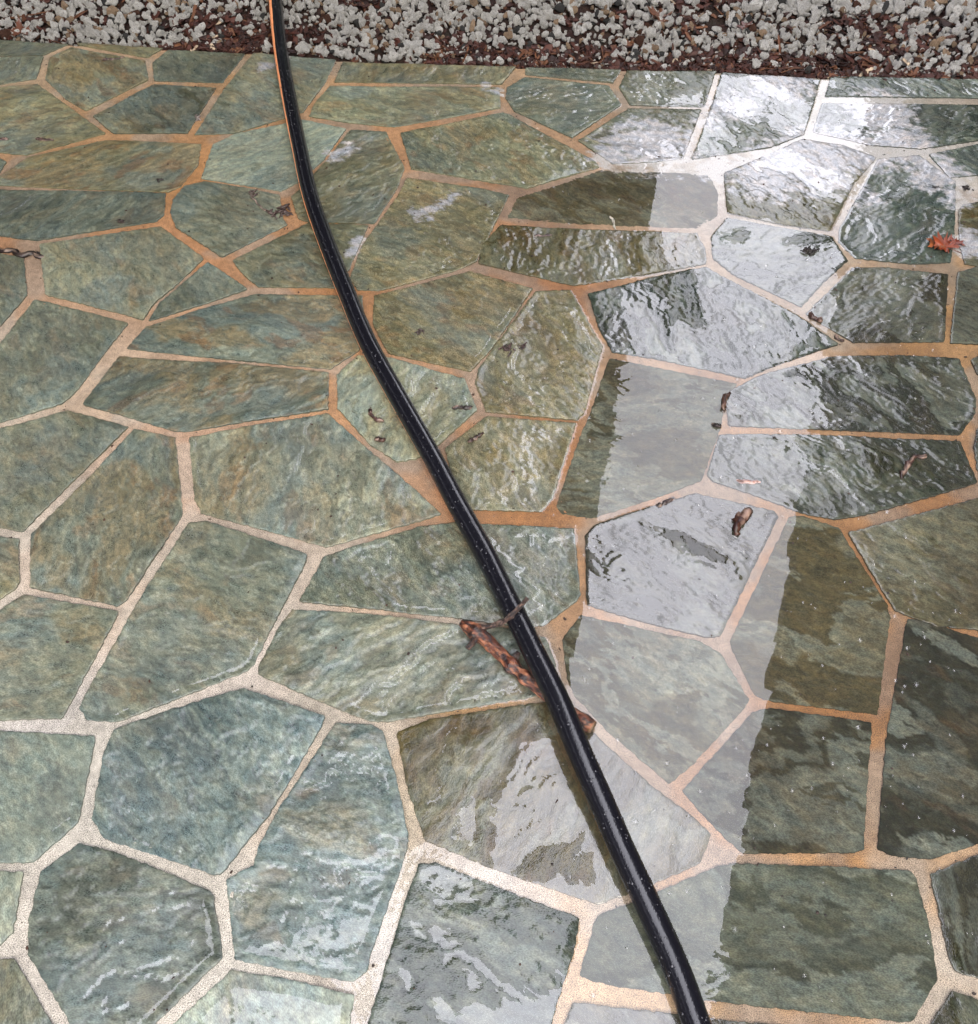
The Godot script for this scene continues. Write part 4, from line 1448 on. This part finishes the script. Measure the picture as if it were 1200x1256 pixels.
func clump(called: String, label: String, category: String, x: float, z: float, r: float, count: int, c: Color) -> void:
	# a little heap of shreds caught together
	bit_seed += 1
	c = c * 0.55
	var rg := RandomNumberGenerator.new()
	rg.seed = bit_seed
	var st := SurfaceTool.new()
	st.begin(Mesh.PRIMITIVE_TRIANGLES)
	for k in count:
		var l := r * rg.randf_range(0.35, 0.9)
		var a := rg.randf() * TAU
		var d := rg.randf() * r * 0.8
		var p := Vector3(cos(a) * d, 0.0012 + rg.randf() * 0.002, sin(a) * d * 0.8)
		var dir := Vector3(rg.randf_range(-1, 1), rg.randf_range(-0.15, 0.25), rg.randf_range(-1, 1)).normalized() * l * 0.5
		var w := r * rg.randf_range(0.05, 0.13)
		var bow := Vector3(rg.randf_range(-0.3, 0.3), 0.1, rg.randf_range(-0.3, 0.3)) * l
		var t := tube(PackedVector3Array([p - dir, p + bow * 0.4, p + dir]), PackedFloat32Array([w * 0.6, w, w * 0.4]), 7, 0.5, 1.2 / maxf(w, 0.0006), c * rg.randf_range(0.6, 1.5), c * 0.4, bit_seed + k * 13)
		st.append_from(t, 0, Transform3D())
	var o := put(called, st.commit(), vmat(0.55, 0.5))
	o.position = Vector3(x, ground_y(x, z), z)
	tag(o, label, category, "clumps of shredded bark on the stones")

func leaf(called: String, label: String, x: float, z: float, size: float, lobes: int, c: Color, turn: float, seed_: int) -> void:
	# a lobed, curled leaf with two sides and a stalk
	c = c * 0.36
	var rg := RandomNumberGenerator.new()
	rg.seed = seed_
	var st := SurfaceTool.new()
	st.begin(Mesh.PRIMITIVE_TRIANGLES)
	var rim := PackedVector3Array()
	for k in lobes:
		var a := lerpf(-2.3, 2.3, float(k) / (lobes - 1))
		var l := size * (0.62 + 0.38 * cos(a * 0.55)) * rg.randf_range(0.85, 1.1)
		var wv := 2.3 / lobes
		for e in [[-0.95, 0.48], [-0.70, 0.74], [-0.42, 0.70], [0.0, 1.0], [0.36, 0.72], [0.62, 0.80]]:
			var aa: float = a + e[0] * wv
			var rr: float = l * e[1]
			rim.append(Vector3(sin(aa) * rr, 0.002 + rr * rr / size * 0.85 * rg.randf_range(-0.02, 1.0), -cos(aa) * rr))
	for layer in 2:
		var y := 0.0 if layer == 0 else -0.0006
		for k in rim.size() - 1:
			var tri := [Vector3(0, y + 0.0035, 0), rim[k] + Vector3(0, y, 0), rim[k + 1] + Vector3(0, y, 0)]
			if layer == 1:
				tri.reverse()
			for q in tri:
				st.set_color(c * rg.randf_range(0.75, 1.3))
				st.add_vertex(q)
	st.index()
	st.generate_normals()
	var o := Node3D.new()
	o.name = called
	o.position = Vector3(x, ground_y(x, z) + 0.0008, z)
	o.rotation.y = turn
	add_child(o, true)
	tag(o, label, "leaf", "fallen leaves")
	put("leaf_blade", st.commit(), vmat(0.4, 0.5), o)
	put("stalk", tube(PackedVector3Array([Vector3(0, 0.003, 0), Vector3(size * 0.1, 0.004, size * 0.4), Vector3(size * 0.3, 0.002, size * 0.75)]), PackedFloat32Array([0.0007, 0.0006, 0.0008]), 6, 0.1, 100.0, c * 0.6, c * 0.4, seed_), vmat(0.5, 0.5), o)

func build_debris() -> void:
	var bark := Color(0.075, 0.032, 0.022)
	var dark := Color(0.022, 0.014, 0.012)
	bit("bark_chip", "curled brown bark chip standing in clear water right of the hose", "bark", 0.427, -1.006, 0.402, -0.953, 0.0150, Color(0.10, 0.038, 0.024), 0.16, 1.0)
	bit("bark_chip", "narrow dark bark chip lying on the joint left of the curled chip", "bark", 0.276, -1.009, 0.308, -1.031, 0.0075, Color(0.06, 0.034, 0.026), 0.1, 1.0)
	bit("bark_flake", "thin pinkish bark flake floating above the blue grey stone", "bark", 0.416, -1.067, 0.458, -1.064, 0.0070, Color(0.42, 0.22, 0.18), 0.1, 0.5)
	bit("twig_piece", "crooked brown twig piece on the frothy wet slate at the right", "twig", 0.751, -1.121, 0.696, -1.067, 0.0075, Color(0.075, 0.034, 0.026), 0.22, 1.0)
	bit("wood_splinter", "pale white wood splinter beside the dark puddled stone", "splinter", 0.255, -1.772, 0.265, -1.729, 0.0040, Color(0.62, 0.60, 0.50), 0.05, 1.0)
	bit("twig_piece", "long dark twig lying along the mortar at the left border", "twig", -1.019, -1.664, -0.893, -1.636, 0.0100, dark, 0.06, 1.0)
	bit("twig_piece", "thin dark twig on the ochre stone near the far patio edge", "twig", -0.946, -2.369, -0.892, -2.380, 0.0050, Color(0.06, 0.03, 0.025), 0.1, 1.0)
	bit("leaf_scrap", "small purplish leaf scrap on a grey green stone, first from the left border", "leaf scrap", -1.106, -2.037, -1.080, -2.037, 0.0070, Color(0.15, 0.09, 0.09), 0.1, 0.5)
	bit("leaf_scrap", "small brown leaf scrap on a grey green stone, second from the left border", "leaf scrap", -1.020, -2.043, -0.978, -2.033, 0.0080, Color(0.12, 0.07, 0.06), 0.1, 0.5)
	bit("seed_husk", "brown seed husk ringed by water near the crossing joints", "husk", -0.064, -1.230, -0.029, -1.230, 0.0080, Color(0.05, 0.032, 0.028), 0.1, 0.7)
	bit("bark_chip", "dark bark chip just right of the hose on an olive stone", "bark", -0.037, -1.147, -0.010, -1.165, 0.0060, Color(0.045, 0.018, 0.014), 0.12, 1.0)
	bit("bark_curl", "dark curled bark scrap left of the hose on the small green stone", "bark", -0.210, -1.225, -0.185, -1.194, 0.0070, Color(0.07, 0.03, 0.024), 0.35, 1.0)
	bit("bark_chip", "round brown bark chip left of the hose on the green stone edge", "bark", -0.198, -1.152, -0.180, -1.152, 0.0080, Color(0.09, 0.042, 0.03), 0.1, 1.0)
	bit("bark_flake", "purplish bark flake on the wet stone under the white deposit", "bark", 0.087, -1.710, 0.130, -1.710, 0.0060, Color(0.13, 0.08, 0.08), 0.08, 0.6)
	bit("bark_chip", "brown bark chip caught in the joint below the blue puddle", "bark", 0.615, -1.471, 0.636, -1.453, 0.0100, Color(0.085, 0.034, 0.024), 0.2, 1.0)
	bit("bark_chip", "dark bark crumb on the joint corner beside the wide brown mortar", "bark", 0.654, -1.415, 0.669, -1.402, 0.0070, Color(0.05, 0.02, 0.016), 0.2, 1.0)
	bit("bark_strip", "brown bark strip wedged upright in the joint left of the speckled puddle", "bark", 0.435, -1.266, 0.419, -1.221, 0.0080, Color(0.09, 0.042, 0.028), 0.18, 1.0)
	bit("bark_chip", "black wet crumb on the joint below the wedged bark strip", "bark", 0.393, -1.192, 0.407, -1.186, 0.0070, dark, 0.2, 1.0)
	clump("shredded_bark", "tangle of brown bark shreds beside the hose on the grey stone", "bark", -0.436, -1.780, 0.0292, 26, Color(0.10, 0.06, 0.052))
	bit("twig_piece", "pale beaded twig trailing from the tangle of bark shreds", "twig", -0.514, -1.846, -0.461, -1.780, 0.0040, Color(0.24, 0.19, 0.16), 0.1, 1.0)
	clump("shredded_bark", "small tangle of bark shreds at the tip of the beaded twig", "bark", -0.503, -1.846, 0.0175, 12, Color(0.11, 0.07, 0.06))
	clump("shredded_bark", "cluster of brown bark shreds on the olive stone above the sky reflection", "bark", 0.033, -1.370, 0.0182, 16, Color(0.09, 0.05, 0.045))
	clump("shredded_bark", "dark bark crumbs on the olive stone near its brown upper joint", "bark", 0.063, -1.382, 0.0137, 12, Color(0.07, 0.035, 0.03))
	clump("shredded_bark", "dark wet seed cluster on the blue puddled stone", "seed cluster", 0.653, -1.656, 0.0215, 22, dark)
	clump("shredded_bark", "dark leaf remains on the white crusted stone, left one", "leaf scrap", 0.961, -1.866, 0.0105, 9, dark)
	clump("shredded_bark", "dark leaf remains on the white crusted stone at the right border", "leaf scrap", 1.031, -1.866, 0.0158, 12, dark)
	clump("shredded_bark", "brown bark crumbs along the joint below the long left stone", "bark", -0.764, -1.745, 0.0153, 9, Color(0.05, 0.03, 0.026))
	clump("shredded_bark", "dark mulch crumbs heaped on the mortar end of the long twig", "bark", -0.913, -1.644, 0.0132, 14, dark)
	clump("shredded_bark", "white flecked shreds on the joint left of the striped hose", "bark", -0.671, -2.123, 0.0169, 12, Color(0.34, 0.28, 0.26))
	clump("shredded_bark", "small ring of dark shreds on the ochre stone at the left", "bark", -0.711, -1.892, 0.0141, 9, Color(0.05, 0.035, 0.03))
	clump("shredded_bark", "little spiral of bark shreds on the olive stone right of the hose", "bark", -0.134, -1.417, 0.0139, 10, Color(0.07, 0.045, 0.04))
	leaf("maple_leaf", "orange red lobed leaf on the wet stone by the right border", 0.930, -1.664, 0.0365, 7, Color(0.42, 0.085, 0.03), 0.6, 31)
	leaf("maple_leaf", "smaller orange leaf tucked under the lobed red leaf", 0.912, -1.672, 0.0250, 6, Color(0.50, 0.15, 0.05), 2.4, 32)
	leaf("maple_leaf", "folded dark red leaf on top of the orange leaves", 0.947, -1.679, 0.0233, 5, Color(0.30, 0.055, 0.025), 4.1, 37)
	leaf("dry_leaf", "curled brown leaf lying on the lava rock at the top", 0.443, -2.570, 0.0418, 5, Color(0.24, 0.085, 0.03), 1.2, 33)
	leaf("dry_leaf", "small dark red leaf on the mulch right of the brown leaf", 0.647, -2.534, 0.0290, 5, Color(0.16, 0.045, 0.025), 4.0, 34)
	leaf("dry_leaf", "pinkish brown dry leaf among the rocks at the left edge", -1.177, -2.491, 0.0370, 5, Color(0.26, 0.11, 0.07), 0.2, 35)

func build_grit() -> void:
	# specks of soil and bark dust that nobody could count
	var r := RandomNumberGenerator.new()
	r.seed = 808
	var mesh := rock_mesh(7, 8)
	var where := []
	var tints := []
	for t in 5200:
		var x := r.randf_range(-1.2, 1.2)
		var z := r.randf_range(-2.45, -0.22)
		if z < edge_z(x) + 0.01:
			continue
		var i := int((x - LX) / SP)
		var j := int((z - LZ) / SP)
		var stone_here := deep[j * NX + i] == 1
		if stone_here and r.randf() < 0.70:
			continue
		var c := field_at(x, z)
		if c.a > 5.5 and r.randf() < 0.5:
			continue
		if noise_a.get_noise_2d(x * 6.0, z * 6.0 + 9.0) < 0.0 and r.randf() < 0.7:
			continue
		var s := 0.0009 + 0.0026 * pow(r.randf(), 3.0)
		where.append(Transform3D(Basis.from_euler(Vector3(r.randf() * TAU, r.randf() * TAU, 0)) * Basis.from_scale(Vector3(s * r.randf_range(1, 2), s, s)), Vector3(x, ground_y(x, z) + s * 0.2, z)))
		tints.append(Color(0.05, 0.024, 0.015).lerp(Color(0.012, 0.009, 0.008), r.randf()))
	tag(scatter("grit", mesh, vmat(0.7, 0.4), where, tints), "dark specks of soil and bark dust on the mortar and stones", "", "", "stuff")
	# air bubbles resting on the standing water
	var dome := SphereMesh.new()
	dome.radius = 1.0
	dome.height = 2.0
	dome.radial_segments = 16
	dome.rings = 8
	var wb := []
	for t in 4200:
		var x := r.randf_range(-0.1, 1.1)
		var z := r.randf_range(-2.2, -0.25)
		if ground_y(x, z) > -0.0006:
			continue
		if r.randf() < 0.75:
			continue
		var s := 0.0013 + 0.0032 * pow(r.randf(), 3.0)
		wb.append(Transform3D(Basis.from_scale(Vector3(s, s * 0.8, s)), Vector3(x, 0.0002, z)))
	tag(scatter("bubbles", dome, water_material(), wb, null), "small clear bubbles resting on the standing rain water", "", "", "stuff")
